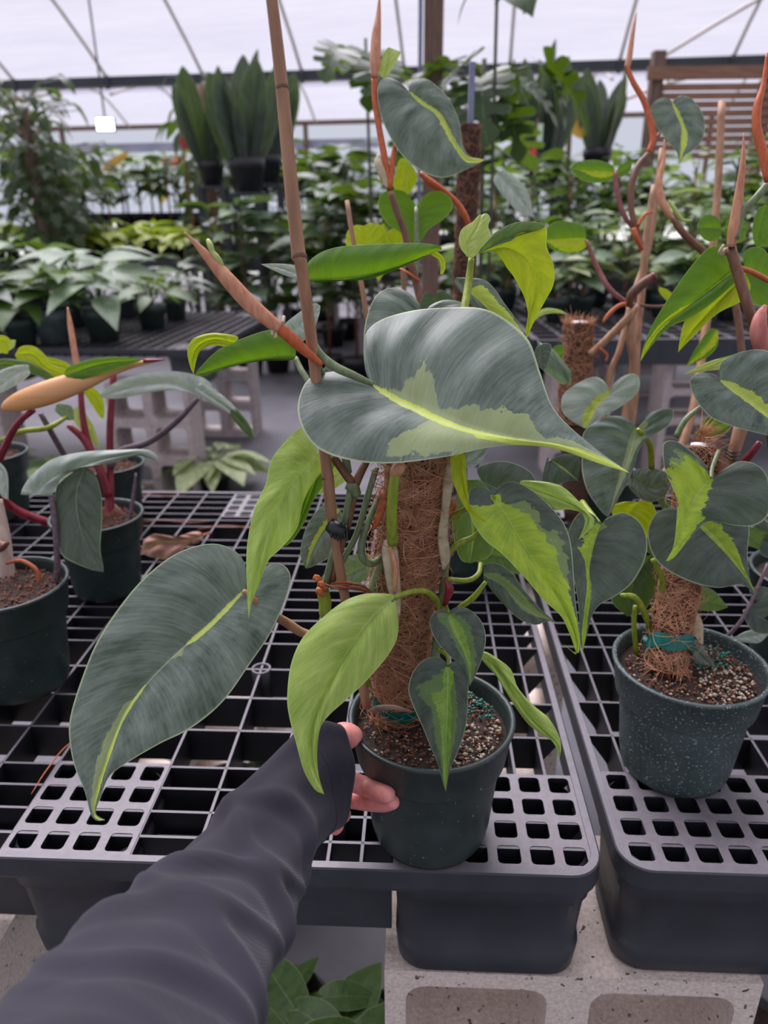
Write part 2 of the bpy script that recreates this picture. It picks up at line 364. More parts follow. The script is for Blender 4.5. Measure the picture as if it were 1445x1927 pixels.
def moss_pole(parent, a, b, r, fibres=1800, seed=3, cap=False, bright=None):
    """coir pole from a to b (world): core, fibres, wound twine"""
    a = np.array(a, float); b = np.array(b, float); ax = b-a; Ln = np.linalg.norm(ax); ax /= Ln
    e1 = np.cross(ax, [0, 1, 0]); e1 /= np.linalg.norm(e1); e2 = np.cross(ax, e1); rng = np.random.RandomState(seed)
    k = 40; n = int(Ln/.006)
    V = []
    lump = lambda th, z: 1+.05*math.sin(2*th+z*37)+.04*math.sin(3*th-z*61)+.03*math.sin(z*140+th)
    for i in range(n+1):
        z = Ln*i/n
        for j in range(k):
            th = 2*math.pi*j/k; R = r*(lump(th, z)+rng.rand()*.05)
            V.append(a+ax*z+(e1*math.cos(th)+e2*math.sin(th))*R)
    Fc = [(i*k+j, i*k+(j+1) % k, (i+1)*k+(j+1) % k, (i+1)*k+j) for i in range(n) for j in range(k)]
    Fc += [tuple(range(k)), tuple(n*k+j for j in range(k))]
    pole = mk('moss_pole', V, Fc, COIR, parent)
    m = MB(); m2 = MB()
    for q in range(fibres):
        th = rng.rand()*6.283; z = rng.rand()*Ln; dr = (rng.rand()-.5)*3.0; ln = .012+.03*rng.rand(); cv = (rng.rand()-.5)*5
        hh = r*.03*rng.rand() if rng.rand() < .86 else r*(.08+.38*rng.rand()); pts = []
        for i in range(6):
            t = i/5; ang = dr+cv*(t-.5); th += math.cos(ang)*ln/5/r; z += math.sin(ang)*ln/5; z = min(max(z, 0), Ln)
            R = r*(lump(th, z)+.045)+.0004+hh*math.sin(math.pi*t*.9)+(hh*.6*t)
            pts.append(a+ax*z+(e1*math.cos(th)+e2*math.sin(th))*R)
        pts = np.array(pts); wd = .00018+.00020*rng.rand()
        T = np.gradient(pts, axis=0); T /= np.linalg.norm(T, axis=1)[:, None]+1e-9
        o = np.array([p-(a+ax*((p-a)@ax)) for p in pts]); o /= np.linalg.norm(o, axis=1)[:, None]
        sd_ = np.cross(T, o)*wd; vv = np.vstack([pts-sd_, pts+sd_, pts+o*wd])
        (m2 if rng.rand() < .3 else m).add(vv, [f for i in range(5) for f in ((i, i+1, i+13, i+12), (i+12, i+13, i+7, i+6))])
    mk('coir_fibres', m.v, m.f, FIB, parent, smooth=True)['kind'] = 'stuff'
    mk('pale_fibres', m2.v, m2.f, bright or FIBO, parent, smooth=True)['kind'] = 'stuff'
    tw = []
    for i in range(int(Ln/.004)):
        z = i*.004; th = z/.026*2*math.pi*.5; R = r*(lump(th, z)+.07)
        tw.append(a+ax*z+(e1*math.cos(th)+e2*math.sin(th))*R)
    V, Fc = tubegeo(tw, [.0005]*len(tw), 5); mk('twine', V, Fc, COIR, parent)
    if cap:
        V = []; kk = 24
        for z, R in ((-.01, r*.55), (.006, r*.55), (.006, r*.45), (-.01, r*.45)):
            for j in range(kk):
                th = 2*math.pi*j/kk; V.append(b+ax*z+(e1*math.cos(th)+e2*math.sin(th))*R)
        mk('tube_end', V, [(i*kk+j, i*kk+(j+1) % kk, ((i+1) % 4)*kk+(j+1) % kk, ((i+1) % 4)*kk+j) for i in range(4) for j in range(kk)], WHITE, parent)
    return pole
def fringe(parent, c, ax, r, n, ln, mat, seed=5, name='frayed_fibres', flare=.6):
    """frayed coir strands standing out around point c"""
    rng = np.random.RandomState(seed); m = MB(); ax = np.array(ax, float); ax /= np.linalg.norm(ax)
    e1 = np.cross(ax, [0, 1, .1]); e1 /= np.linalg.norm(e1); e2 = np.cross(ax, e1)
    for q in range(n):
        th = rng.rand()*6.283; o = e1*math.cos(th)+e2*math.sin(th); rad = r*(.6+.4*rng.rand()); p = np.array(c)+o*rad
        l = ln*(.4+.6*rng.rand()); dirn = ax*(.6+.4*rng.rand())+o*flare*rng.rand()+RN.randn(3)*.25; dirn /= np.linalg.norm(dirn); bend = RN.randn(3)*.25
        pts = [p+dirn*l*t+bend*l*t*t for t in (0, .35, .7, 1)]
        V, Fc = tubegeo(pts, [.0004, .0004, .0003, .0001], 3); m.add(V, Fc)
    o = mk(name, m.v, m.f, mat, parent); o['kind'] = 'stuff'; return o
def rrect(cx, cy, hx, hy, r, k=3):
    pts = []
    for qx, qy, a0 in ((1, 1, 0), (-1, 1, 90), (-1, -1, 180), (1, -1, 270)):
        for i in range(k+1):
            a = math.radians(a0+90*i/k); pts.append((cx+qx*(hx-r)+r*math.cos(a), cy+qy*(hy-r)+r*math.sin(a)))
    return pts
def holeplate(b, xs, ys, rib, r, z0, z1, skip=(), axes=(0, 1, 2), k=3):
    """plate with a rounded hole in each cell of the grid xs x ys, from z0 to z1 in the third axis"""
    def v3(x, y, z): q = [0, 0, 0]; q[axes[0]] = x; q[axes[1]] = y; q[axes[2]] = z; return q
    for i in range(len(xs)-1):
        for j in range(len(ys)-1):
            if (i, j) in skip: continue
            cx = (xs[i]+xs[i+1])/2; cy = (ys[j]+ys[j+1])/2; X = (xs[i+1]-xs[i])/2; Y = (ys[j+1]-ys[j])/2
            inn = rrect(cx, cy, X-rib/2, Y-rib/2, r, k); n = len(inn); out = []
            for q in range(n):
                c = q//(k+1); t = (q % (k+1))/k; sx_, sy_ = ((1, 1), (-1, 1), (-1, -1), (1, -1))[c]
                ix, iy = inn[q]
                if t < .5: o = (cx+sx_*X, iy) if c in (0, 2) else (ix, cy+sy_*Y)
                elif t > .5: o = (ix, cy+sy_*Y) if c in (0, 2) else (cx+sx_*X, iy)
                else: o = (cx+sx_*X, cy+sy_*Y)
                if k % 2 and abs(t-.5) < .26: o = (cx+sx_*X, cy+sy_*Y) if t < .5 else o
                out.append(o)
            V = [v3(*p, z1) for p in inn]+[v3(*p, z1) for p in out]+[v3(*p, z0) for p in inn]+[v3(*p, z0) for p in out]
            Fc = []
            for q in range(n):
                w_ = (q+1) % n
                Fc += [(q, w_, n+w_, n+q), (2*n+q, 3*n+q, 3*n+w_, 2*n+w_), (q, 2*n+q, 2*n+w_, w_), (n+q, n+w_, 3*n+w_, 3*n+q)]
            b.add(V, Fc)
    return b
BLK_ME = {}
def block_mesh(mat, holes=2, upright=False):
    key = (mat.name, holes, upright)
    if key in BLK_ME: return BLK_ME[key]
    Lx, Lz, D = (.39, .19, .19)
    b = MB(); xs = np.linspace(-Lx/2, Lx/2, holes+1); holeplate(b, xs, [0, Lz], .045, .022, -D/2, D/2, axes=(0, 2, 1), k=4)
    if upright: b.xf(lambda p: np.array([p[2]-.095, p[1], p[0]+.195]))
    me = bpy.data.meshes.new('cinder_block'); me.from_pydata(b.v, [], b.f); me.materials.append(mat); BLK_ME[key] = me
    return me
# ------------------------------------------------------------------ the greenhouse: floor, roof film, hoops, gutter, end trim
T_ = NT('ground_fabric'); ob = T_.obj(); a_ = T_.noise(ob, 1.3, 5, .6); f_ = T_.noise(scaled(T_, ob, (1, 1, 1)), 60, 4)
c_ = T_.ramp(a_, [(.35, srgb(72, 72, 80)), (.7, srgb(112, 110, 118))]); c_ = T_.mix(T_.math('MULTIPLY', f_, .35), c_, srgb(70, 68, 70)); T_.l(c_, T_.b.inputs['Base Color'])
T_.b.inputs['Roughness'].default_value = .7; T_.bump(f_, .3, .004); FLOORM = T_.m
b = MB(); b.box(-40, 40, -8, 60, -.1, 0); floor = b.out('floor', FLOORM); props(floor, kind='structure')
dirt = MB(); V = []; n = 14
for j in range(n):
    a = 2*math.pi*j/n; V.append((-.75+.42*math.cos(a)*(1+.2*math.sin(3*a)), .35+.33*math.sin(a), .006))
V.append((-.75, .35, .02)); dirt.add(V, [(j, (j+1) % n, n) for j in range(n)])
GRAVEL = plain('gravel_dirt', srgb(92, 82, 74), .95, srgb(134, 122, 112), 30, bump=.8, detail=6, speck=(srgb(60, 66, 34), 6, .6))
dd = dirt.out('dirt_patch', GRAVEL, floor); dd['kind'] = 'stuff'
T_ = NT('greenhouse_film'); nt_ = T_.t
ob = T_.obj(); n_ = T_.noise(scaled(T_, ob, (.25, 1.5, 1.5)), 1.6, 5, .6); n2_ = T_.noise(scaled(T_, ob, (.6, 9, 9)), 2, 3)
col = T_.ramp(T_.math('ADD', T_.math('MULTIPLY', n_, .65), T_.math('MULTIPLY', n2_, .35)), [(.3, (.78, .75, .84, 1)), (.7, (.90, .88, .95, 1))])
tp = T_.n('BsdfTransparent'); T_.l(col, tp.inputs[0]); tl = T_.n('BsdfTranslucent'); T_.l(col, tl.inputs[0]); mx = T_.n('MixShader'); mx.inputs[0].default_value = .16
T_.l(tp.outputs[0], mx.inputs[1]); T_.l(tl.outputs[0], mx.inputs[2]); T_.l(mx.outputs[0], T_.o.inputs[0]); FILM = T_.m
prof1 = cat([(-3.2, 3.2), (-1.4, 4.3), (1.5, 5.2), (4.4, 5.6), (7.3, 5.25), (9.7, 4.55), (11.4, 3.83), (12.5, 3.2)], 40)
prof2 = cat([(12.62, 3.05), (13.3, 3.22), (14.2, 3.4), (15, 3.36), (16, 2.93)], 14)
HX = 13
def film(name, prof):
    xs = np.arange(-HX, HX+.1, 1.0); V = [(x, y, z) for x in xs for y, z in prof]; n = len(prof)
    Fc = [(i*n+j, (i+1)*n+j, (i+1)*n+j+1, i*n+j+1) for i in range(len(xs)-1) for j in range(n-1)]
    o = mk(name, V, Fc, FILM); return props(o, kind='structure')
ceil1 = film('ceiling', prof1); ceil2 = film('ceiling', prof2)
def lpipe(parent, name, pts, r, mat, k=8):
    V, Fc = tubegeo(pts, [r]*len(pts), k); return mk(name, V, Fc, mat, parent)
hx = -4.19
def rib_at(parent, name, x, prof, r, dz=-.03):
    lpipe(parent, name, [(x, y, z+dz) for y, z in prof], r, PIPE)
for i in range(-5, 12): rib_at(ceil1, 'hoop', hx+1.52*i, prof1[::2], .024)
for i in range(-5, 13): rib_at(ceil2, 'hoop', -4.26+1.27*i, prof2, .022)
for y, z in ((9.0, 4.78), (5.0, 5.55), (1.0, 5.05)): lpipe(ceil1, 'purlin', [(-HX, y, z-.08), (HX, y, z-.08)], .02, PIPE) if y < 5.2 else None
tn = lambda y: float(np.interp(y, prof1[:, 0], prof1[:, 1]))-.06
tn2 = lambda y: float(np.interp(y, prof2[:, 0], prof2[:, 1]))-.06
def brace(parent, x0, y0, x1, y1, f, r=.024): lpipe(parent, 'brace', [(x0+(x1-x0)*t, y0+(y1-y0)*t, f(y0+(y1-y0)*t)) for t in np.linspace(0, 1, 8)], r, PIPE)
brace(ceil1, 3.9, 12.4, 6.0, 10.6, tn); brace(ceil2, 3.6, 15.8, 5.2, 14.7, tn2, .03)
brace(ceil1, -9, 12.4, -6.5, 9.5, tn)
gut = MB(); gut.box(-HX, HX, 12.42, 12.60, 3.10, 3.235); gut = props(gut.out('trim_1', BEAM), kind='structure')
for i in range(-8, 10):
    m = MB(); m.box(1.52*i-4.19-.03, 1.52*i-4.19+.03, 12.40, 12.42, 3.06, 3.25); mk('bracket', m.v, m.f, BEAM, gut, smooth=False)
hip = MB(); hip.box(-HX, HX, 16, 16.05, 2.86, 2.95); props(hip.out('trim_2', WOOD), kind='structure')
CURT = plain('rolled_side_curtain', srgb(150, 154, 172), .6, srgb(180, 184, 200), 2)
cu = MB(); cu.box(-9.5, -.5, 16.1, 16.16, 2.45, 2.62); props(cu.out('trim_3', CURT), kind='structure')
for i in range(-4, 7):                                                     # posts that carry the far side
    m = MB(); m.box(2.54*i+.60-.04, 2.54*i+.60+.04, 16.0, 16.08, 0, 2.9); props(m.out('trim_4', WOOD), kind='structure')
GLA = plain('distant_ground', srgb(150, 152, 150), .9, srgb(190, 190, 188), .5)
m = MB(); m.box(-40, 40, 17.5, 120, .0, .02); o = m.out('gravel_yard', GLA, floor)
YAW = -.13                                                                  # the house stands a little askew to the view
for o_ in list(C.objects):
    if o_.parent is None and (o_.name.startswith('ceiling') or o_.name.startswith('trim')):
        o_.rotation_euler = (0, 0, YAW); c__, s__ = math.cos(YAW), math.sin(YAW)
        o_.location = (0-(c__*0-s__*12.5), 12.5-(s__*0+c__*12.5), 0)
# wooden post with wire beside it
POSTX, POSTY = float(P(815, 100, 3.7)[0]), float(P(815, 100, 3.7)[1])
t = thing('timber_post', (POSTX, POSTY, 0), 'square weathered timber post rising to the roof behind the plants', 'post')
m = MB(); m.box(-.046, .046, -.046, .046, 0, 5.45); m.out('post_shaft', WOOD, t)
m = MB(); m.box(-.075, -.055, -.01, .01, 1.0, 5.4); m.out('conduit', plain('grey_conduit', srgb(120, 124, 150), .4), t)
# work light
p = P(198, 234, 10.2); t = thing('work_light', p, 'glowing white square work lamp hanging over the far plants at left', 'lamp')
E_ = NT('lamp_glow'); e_ = E_.n('Emission'); e_.inputs[0].default_value = (1, 1, 1, 1); e_.inputs[1].default_value = 9; E_.l(e_.outputs[0], E_.o.inputs[0])
m = MB(); m.box(-.11, .11, -.015, .0, -.075, .075); m.out('lamp_face', E_.m, t)
m = MB(); m.box(-.125, .125, .0, .05, -.09, .09); m.out('housing', POTK, t)
m = MB(); yl = math.sin(-YAW)*p[0]+math.cos(YAW)*(p[1]-12.5)+12.5; m.box(-.01, .01, .01, .03, .09, tn(yl)+.08-p[2]); m.out('hanger', POTK, t)
# slatted wooden screen at the right
sx0, sy0 = 2.35, 7.2
t = thing('slatted_screen', (sx0, sy0, 0), 'brown horizontal slat wooden screen at the right beneath the gutter', 'screen')
for i, x in enumerate((0, .95, 2.1, 3.2)):
    m = MB(); m.box(x-.05, x+.05, -.05, .05, 0, 2.52 if i == 0 else 2.3); m.out('upright', WOOD if i == 0 else SLAT, t)
m = MB(); m.box(-.1, 3.6, -.09, -.052, 2.30, 2.40); m.out('top_rail', SLAT, t)
sl = MB(); sl.box(.05, 3.5, -.075, -.052, -.026, .026); me_s = None
for i in range(9):
    z = 1.72+i*.0655
    if me_s is None: o = sl.out('slat', SLAT, t); me_s = o.data
    else: o = link('slat', me_s, t)
    o.location = (0, 0, z)
# ------------------------------------------------------------------ benches
RIBME = {}
def bench(label, corner, Wd, D, yaw, zt, us, vs, plates, group, bottom=.157, side=+1, front_feet=True, tubes=(), curb=None, thin=.0032):
    """moulded plastic bench top: origin at the front corner, u runs to side*x, v runs back"""
    t = thing('bench', (corner[0], corner[1], zt), label, 'bench', group, yaw)
    hR = .046
    def corner(p, ex=.003):                        # keep inside the rounded front corner
        c0 = np.array([side*.032, .032]); q = p[:2]-c0
        if q[0]*side < 0 and q[1] < 0:
            L_ = np.linalg.norm(q); R_ = .032-ex
            if L_ > R_: q = q/L_*R_; return np.array([c0[0]+q[0], c0[1]+q[1], p[2]])
        return p
    for v in vs:
        k = ('u', Wd, side, thin)
        if k not in RIBME:
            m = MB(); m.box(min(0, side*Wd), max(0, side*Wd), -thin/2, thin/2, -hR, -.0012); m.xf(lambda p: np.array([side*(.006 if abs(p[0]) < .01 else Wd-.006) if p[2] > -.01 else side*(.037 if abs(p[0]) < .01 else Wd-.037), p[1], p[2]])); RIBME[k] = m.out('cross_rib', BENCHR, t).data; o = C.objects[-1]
        else: o = link('cross_rib', RIBME[k], t)
        o.location = (0, v, 0)
    for u in us:
        k = ('v', D, thin)
        if k not in RIBME:
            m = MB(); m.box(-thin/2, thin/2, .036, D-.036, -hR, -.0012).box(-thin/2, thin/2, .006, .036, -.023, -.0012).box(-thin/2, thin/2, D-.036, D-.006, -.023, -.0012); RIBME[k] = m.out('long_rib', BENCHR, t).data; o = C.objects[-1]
        else: o = link('long_rib', RIBME[k], t)
        o.location = (side*u, 0, 0)
    # rim and skirt: one loop with a rounded front corner
    R = .032; x1 = side*Wd; pts = []
    for q in range(9):
        a = math.radians(90*q/8); pts.append((side*(R-R*math.sin(a)), R-R*math.cos(a), 1))
    path = [(x1, 0)]+[(p[0], p[1]) for p in pts if True]+[(0, D), (x1, D)]
    path = [(x1, 0), (side*.2, 0)]+[(p[0], p[1]) for p in pts]+[(0, .5), (0, D)]+[(x1, D)]
    prof = [(-.010, -.0), (-.010, -.02), (-.010, -.03), (0.0, -.03), (.0, -.002), (-.0015, 0), (-.009, 0)]
    prof = [(.010, -.024), (.010, -.002), (.009, 0), (.0015, 0), (0, -.0015), (-.001, -.022), (.0, -.026), (.006, -.027)]
    n = len(path)+1-1; V = []; Fc = []
    cen = np.array([x1/2, D/2])
    for i, p in enumerate(path):
        pr = np.array(path[i-1] if i else (p[0]-side*-1, p[1])); nx = np.array(path[(i+1) % len(path)])
        if i == 0: d = np.array([-side, 0.])
        elif i == len(path)-1: d = np.array([side*1., 0.])
        else: d = nx-pr
        d = d/np.linalg.norm(d); inn = np.array([-d[1], d[0]])
        if inn @ (cen-np.array(p)) < 0: inn = -inn
        for o_, z in prof: V.append((p[0]+inn[0]*o_, p[1]+inn[1]*o_, z))
    kk = len(prof)
    Fc = [(i*kk+j, (i+1)*kk+j, (i+1)*kk+j+1, i*kk+j+1) for i in range(len(path)-1) for j in range(kk-1)]
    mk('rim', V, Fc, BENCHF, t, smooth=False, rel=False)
    for (u0_, u1_, v0_, v1_, nx_, ny_) in plates:
        m = MB(); xs = np.linspace(side*u0_, side*u1_, nx_+1); xs = np.sort(xs); ys = np.linspace(v0_, v1_, ny_+1)
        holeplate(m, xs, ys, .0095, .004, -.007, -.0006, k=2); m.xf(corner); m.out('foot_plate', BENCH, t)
        # hollow foot under the plate
        m = MB(); cx = (xs[0]+xs[-1])/2; cy = (ys[0]+ys[-1])/2; hx_ = (xs[-1]-xs[0])/2; hy_ = (ys[-1]-ys[0])/2; kq = 5
        lv = [(-.006, -.003), (-.016, .004), (-.046, .003), (-.049, .0), (-.118, -.004), (-.122, -.001), (-.150, -.003), (-bottom, -.009)]
        L2 = lv if bottom > .08 else [(-.006, 0), (-.03, -.002), (-bottom, -.01)]
        V = []; nn = 4*(kq+1)
        for z, o_ in L2:
            for px_, py_ in rrect(cx, cy, hx_+o_, hy_+o_, .03, kq): V.append((px_, py_, z))
        Fc = [(i*nn+j, (i+1)*nn+j, (i+1)*nn+(j+1) % nn, i*nn+(j+1) % nn) for i in range(len(L2)-1) for j in range(nn)]
        Fc.append(tuple((len(L2)-1)*nn+j for j in range(nn)))
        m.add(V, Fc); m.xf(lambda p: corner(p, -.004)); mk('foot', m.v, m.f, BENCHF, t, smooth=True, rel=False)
    for (u, v) in tubes:
        V, Fc = lathe([(.0135, -.05), (.0135, 0.0), (.0105, 0.0), (.0105, -.05)], 20, side*u, v); mk('drain_tube', V, Fc, BENCH, t, rel=False)
    return t
pitch = .065
VS = [.0335, .067, .1005, .134, .199, .264, .329, .394, .427, .460, .493, .526, .559, .592, .657, .690, .722, .755, .82, .853, .886, .919, .952, .985]
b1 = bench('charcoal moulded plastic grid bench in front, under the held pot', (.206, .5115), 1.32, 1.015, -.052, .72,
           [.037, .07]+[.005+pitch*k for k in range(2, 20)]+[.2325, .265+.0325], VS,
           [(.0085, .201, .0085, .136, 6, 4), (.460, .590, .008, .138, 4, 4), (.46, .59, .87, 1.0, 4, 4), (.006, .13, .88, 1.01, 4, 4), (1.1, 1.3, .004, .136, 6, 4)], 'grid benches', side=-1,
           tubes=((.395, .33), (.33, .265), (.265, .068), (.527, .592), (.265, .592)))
for (uu, vv) in ((.42, .5), (.72, .53)):
    pass
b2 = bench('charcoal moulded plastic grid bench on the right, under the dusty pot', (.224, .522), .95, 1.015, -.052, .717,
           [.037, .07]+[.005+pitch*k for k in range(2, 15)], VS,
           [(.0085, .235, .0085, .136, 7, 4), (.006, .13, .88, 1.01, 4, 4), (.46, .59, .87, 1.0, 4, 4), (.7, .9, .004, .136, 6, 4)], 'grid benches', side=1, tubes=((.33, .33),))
def local_part(t, name, box, mat, smooth=False):
    m = MB(); m.box(*box); return m.out(name, mat, t)
local_part(b1, 'stretcher_panel', (-.452, -.205, .05, .06, -.140, -.026), BENCHF)
local_part(b1, 'stretcher_panel', (-1.1, -.60, .05, .06, -.140, -.026), BENCHF)
local_part(b1, 'diagonal_rib', (-1.0, -.6, .60, .604, -.04, -.0015), BENCH)
# blocks carrying the front benches
def block(loc, label, group, mat=BLOCK, rz=0.0, holes=2, upright=False):
    o = link('cinder_block', block_mesh(mat, holes, upright)); o.location = loc; o.rotation_euler = (0, 0, rz)
    if mat is BLOCK: o.scale = (1, 1, .987)
    return props(o, label, 'block', group)
LB = ['ground course', 'middle course', 'top course']
def stack(x, y, zs, rz, where, group, mat, holes=2, yd=0, h=.193):
    for i, z in enumerate(zs):
        block((x, y, z), f'{LB[i+3-len(zs)] if len(zs) <= 3 else str(i)} cinder block {where}', group, mat, rz, holes)
stack(.195, .622, [0, .1877, .3754], -.05, 'in the stack under the two front benches, by the gap', 'front block stack', BLOCK)
stack(-.62, .60, [0, .1877, .3754], -.05, 'in the stack under the far left of the front bench', 'front left block stack', BLOCK)
stack(-.45, 1.42, [0, .1877, .3754], -.05, 'in the stack under the back edge of the front bench', 'rear block stack', BLOCK)
stack(.19, 1.42, [0, .1877, .3754], -.05, 'in the stack under the back of both front benches', 'rear right block stack', BLOCK)
stack(1.0, .62, [0, .1877, .3754], -.05, 'in the stack under the right front bench, out to the right', 'outer right block stack', BLOCK)
# second bench row behind at the left (3.5 m away)
VS2 = [.065*k for k in range(1, 20)]
b3 = bench('dark plastic grid bench with philodendron pots behind the left aisle', (-.80, 3.42), 2.35, 1.35, -.10, .72, [.065*k for k in range(1, 36)], VS2, [(.006, .2, .004, .15, 4, 4), (.9, 1.1, .004, .15, 4, 4), (.006, .2, 1.15, 1.3, 4, 4)], 'grid benches', side=-1, thin=.006)
stack(-1.10, 3.50, [0.0, .1877, .3754], -.06, 'in the pale stack facing the aisle, left bench corner', 'pale block stack at the aisle', BLOCKL)
stack(-.98, 4.55, [0.0, .1877, .3754], -.06, 'in the pale stack behind the aisle stack', 'pale block stack behind', BLOCKL)
stack(-2.0, 3.52, [0.0, .1877, .3754], -.06, 'in the pale stack further left', 'pale block stack further left', BLOCKL)
# far bench row, 8 m away, on upright blocks
def simple_bench(label, x0, x1, y0, y1, z, group):
    t = thing('bench', (x0, y0, z), label, 'bench', group); w_ = x1-x0; dd = y1-y0
    m = MB(); n = int(dd/.13); 
    for k in range(n+1): m.box(0, w_, k*dd/n-.008, k*dd/n+.008, -.05, 0)
    o = m.out('cross_ribs', BENCH, t); o['kind'] = 'stuff'
    m = MB(); n = int(w_/.13)
    for k in range(n+1): m.box(k*w_/n-.008, k*w_/n+.008, 0, dd, -.05, -.001)
    o = m.out('long_ribs', BENCH, t); o['kind'] = 'stuff'
    for bx in ((-.01, w_+.01, -.03, 0, -.12, .002), (-.01, w_+.01, dd, dd+.03, -.12, .002), (-.03, -.01, 0, dd, -.12, .002), (w_+.01, w_+.03, 0, dd, -.12, .002)): local_part(t, 'rim', bx, BENCHF)
    return t
simple_bench('long dark bench of lime foliage plants across the far aisle, left', -4.2, -.4, 7.9, 9.1, .86, 'far benches')
simple_bench('long dark bench crossing the centre far behind the held plant', -.2, 2.2, 6.6, 7.8, .86, 'far benches')
simple_bench('raised dark shelf of black pots behind the lime plants', -4.4, -.2, 9.4, 10.2, 1.12, 'far benches')
simple_bench('dark bench behind the right plants with cream foliage', .75, 2.9, 3.6, 4.9, .72, 'far benches')
simple_bench('dark bench far right before the slatted screen', 1.6, 4.6, 5.4, 6.3, .86, 'far benches')
def ustack(x, y, zt, where, group, n=2, mat=BLOCKL):
    h = (zt-.12)/n
    for i in range(n):
        o = link('cinder_block', block_mesh(mat, 2, True)); o.location = (x, y, i*h); o.scale = (1.6, 1, h/.39)
        props(o, ('lower' if i == 0 else 'upper')+' pale cinder block '+where, 'block', group)
ustack(-.62, 7.98, .86, 'right leg of the lime plant bench', 'blocks of the lime plant bench')
ustack(-2.35, 7.98, .86, 'middle leg of the lime plant bench', 'blocks of the lime plant bench')
ustack(-3.7, 7.98, .86, 'left leg of the lime plant bench', 'blocks of the lime plant bench')
ustack(-.05, 6.7, .86, 'left leg of the centre bench', 'blocks of the centre bench')
ustack(1.95, 6.7, .86, 'right leg of the centre bench', 'blocks of the centre bench')
ustack(1.55, 3.72, .72, 'under the bench behind the right plants', 'blocks of the right rear bench')
ustack(1.0, 3.75, .72, 'left under the bench behind the right plants', 'blocks of the right rear bench')
ustack(2.0, 5.5, .86, 'under the bench before the slatted screen', 'blocks of the far right bench')
for x in (-3.9, -2.3, -.6):
    t = thing('shelf_trestle', (x, 9.8, 0), {-3.9: 'left', -2.3: 'middle', -.6: 'right'}[x]+' dark trestle carrying the raised shelf of black pots', 'trestle', 'shelf trestles')
    local_part(t, 'leg', (-.03, .03, -.3, -.24, 0, 1.0), BENCHF); local_part(t, 'leg', (-.03, .03, .24, .3, 0, 1.0), BENCHF); local_part(t, 'cap_rail', (-.03, .03, -.3, .3, 1.0, 1.06), BENCHF)
# ------------------------------------------------------------------ the held plant
PC = onz(808, 1556, .72); PR, PH = .0765, .140
main = thing('potted_philodendron', (PC[0], PC[1], .7205), 'large grey-green heart-leaved philodendron on a coir pole, its green pot held by a hand', 'plant')
pot(main, PR, PH, POT, seed=2)
pa = onz(748, 1352, .838); pt = P(790, 806, .578)
moss_pole(main, pa, pt, .0236, 8000, seed=4)
pax = (pt-pa)/np.linalg.norm(pt-pa)
fringe(main, pa+pax*.012, -pax, .027, 170, .026, FIBO, 6)
# teal tape round the pole foot with dry bract over it
tp_ = []; e1 = np.cross(pax, [0, 1, 0]); e1 /= np.linalg.norm(e1); e2 = np.cross(pax, e1)
V = []; kq = 36
for z, rr_ in ((.020, .0262), (.032, .0272), (.035, .0270)):
    for j in range(kq): a = 2*math.pi*j/kq; V.append(pa+pax*(z+.002*math.sin(3*a))+(e1*math.cos(a)+e2*math.sin(a))*rr_)
mk('tie_tape', V, [(i*kq+j, i*kq+(j+1) % kq, (i+1)*kq+(j+1) % kq, (i+1)*kq+j) for i in range(2) for j in range(kq)], TAPE, main)
c3 = crop(560, 1280, 3.61); c4 = crop(560, 850, 3.61); c5 = crop(840, 800, 3.61); c2 = crop(640, 0, 3.61); cu = crop(640, 390, 3.44); cr = crop(1000, 560, 3.247); c6 = crop(1180, 800, 3.44); c7 = crop(1060, 0, 3.44); cl = crop(0, 640, 2.753); c1 = crop(340, 420, 3.61)
# stems, petioles
stake = tube(main, 'bamboo_stake', [(508, -30, .46, 11), (528, 140, .475, 12), (546, 330, .49, 13), (560, 462, .505, 13), (563, 486, .507, 14.5), (567, 500, .51, 12), (586, 640, .54, 11), (600, 760, .56, 10.5), (614, 880, .58, 10.5), (617, 900, .583, 11.5), (626, 985, .60, 10), (650, 1130, .63, 9), (690, 1330, .675, 8.5)], BAMB, 60, 12)
for x, y, d, r in ((563, 484, .507, 15.2), (616, 897, .583, 12.2), (531, 165, .477, 12.8)): tube(stake, 'stake_node', [(x-1, y-5, d, r*.93), (x, y, d, r), (x+1, y+5, d, r*.93)], BAMD, 4, 12)
tube(main, 'stem', [(626, 858, .585, 8), (645, 885, .587, 8), (664, 910, .59, 9)], BROWN); tube(main, 'stem', [(690, 868, .59, 7), (676, 895, .59, 8), (666, 918, .592, 9)], BROWN)
tube(main, 'stem_node', [(652, 912, .59, 8), (664, 918, .59, 12), (672, 932, .592, 9)], OLIVE)
tube(main, 'petiole', [(659, 922, .592, 7), (650, 975, .60, 7), (633, 1022, .61, 7), (614, 1091, .625, 7), (610, 1112, .63, 8)], OLIVE)
tube(main, 'petiole', [(668, 926, .595, 6), (655, 988, .602, 6), (638, 1044, .612, 6), (625, 1095, .627, 6)], BROWN)
tube(main, 'petiole', [(708, 880, .59, 6), (690, 940, .597, 6), (671, 1005, .607, 6), (642, 1060, .618, 6), (622, 1100, .63, 6)], OLIVE)
tube(main, 'petiole', [(716, 930, .61, 6), (695, 977, .605, 6), (680, 1027, .605, 7), (684, 1053, .607, 7), (700, 1061, .612, 7), (717, 1048, .62, 6)], OLIVE)
tube(main, 'striped_stem', [(606, 1105, .63, 12), (612, 1135, .635, 12), (618, 1170, .64, 11), (690, 1290, .67, 10)], LIMEP)
tube(main, 'striped_stem', [(722, 1050, .625, 9), (705, 1100, .63, 11), (700, 1140, .635, 11)], OLIVE)
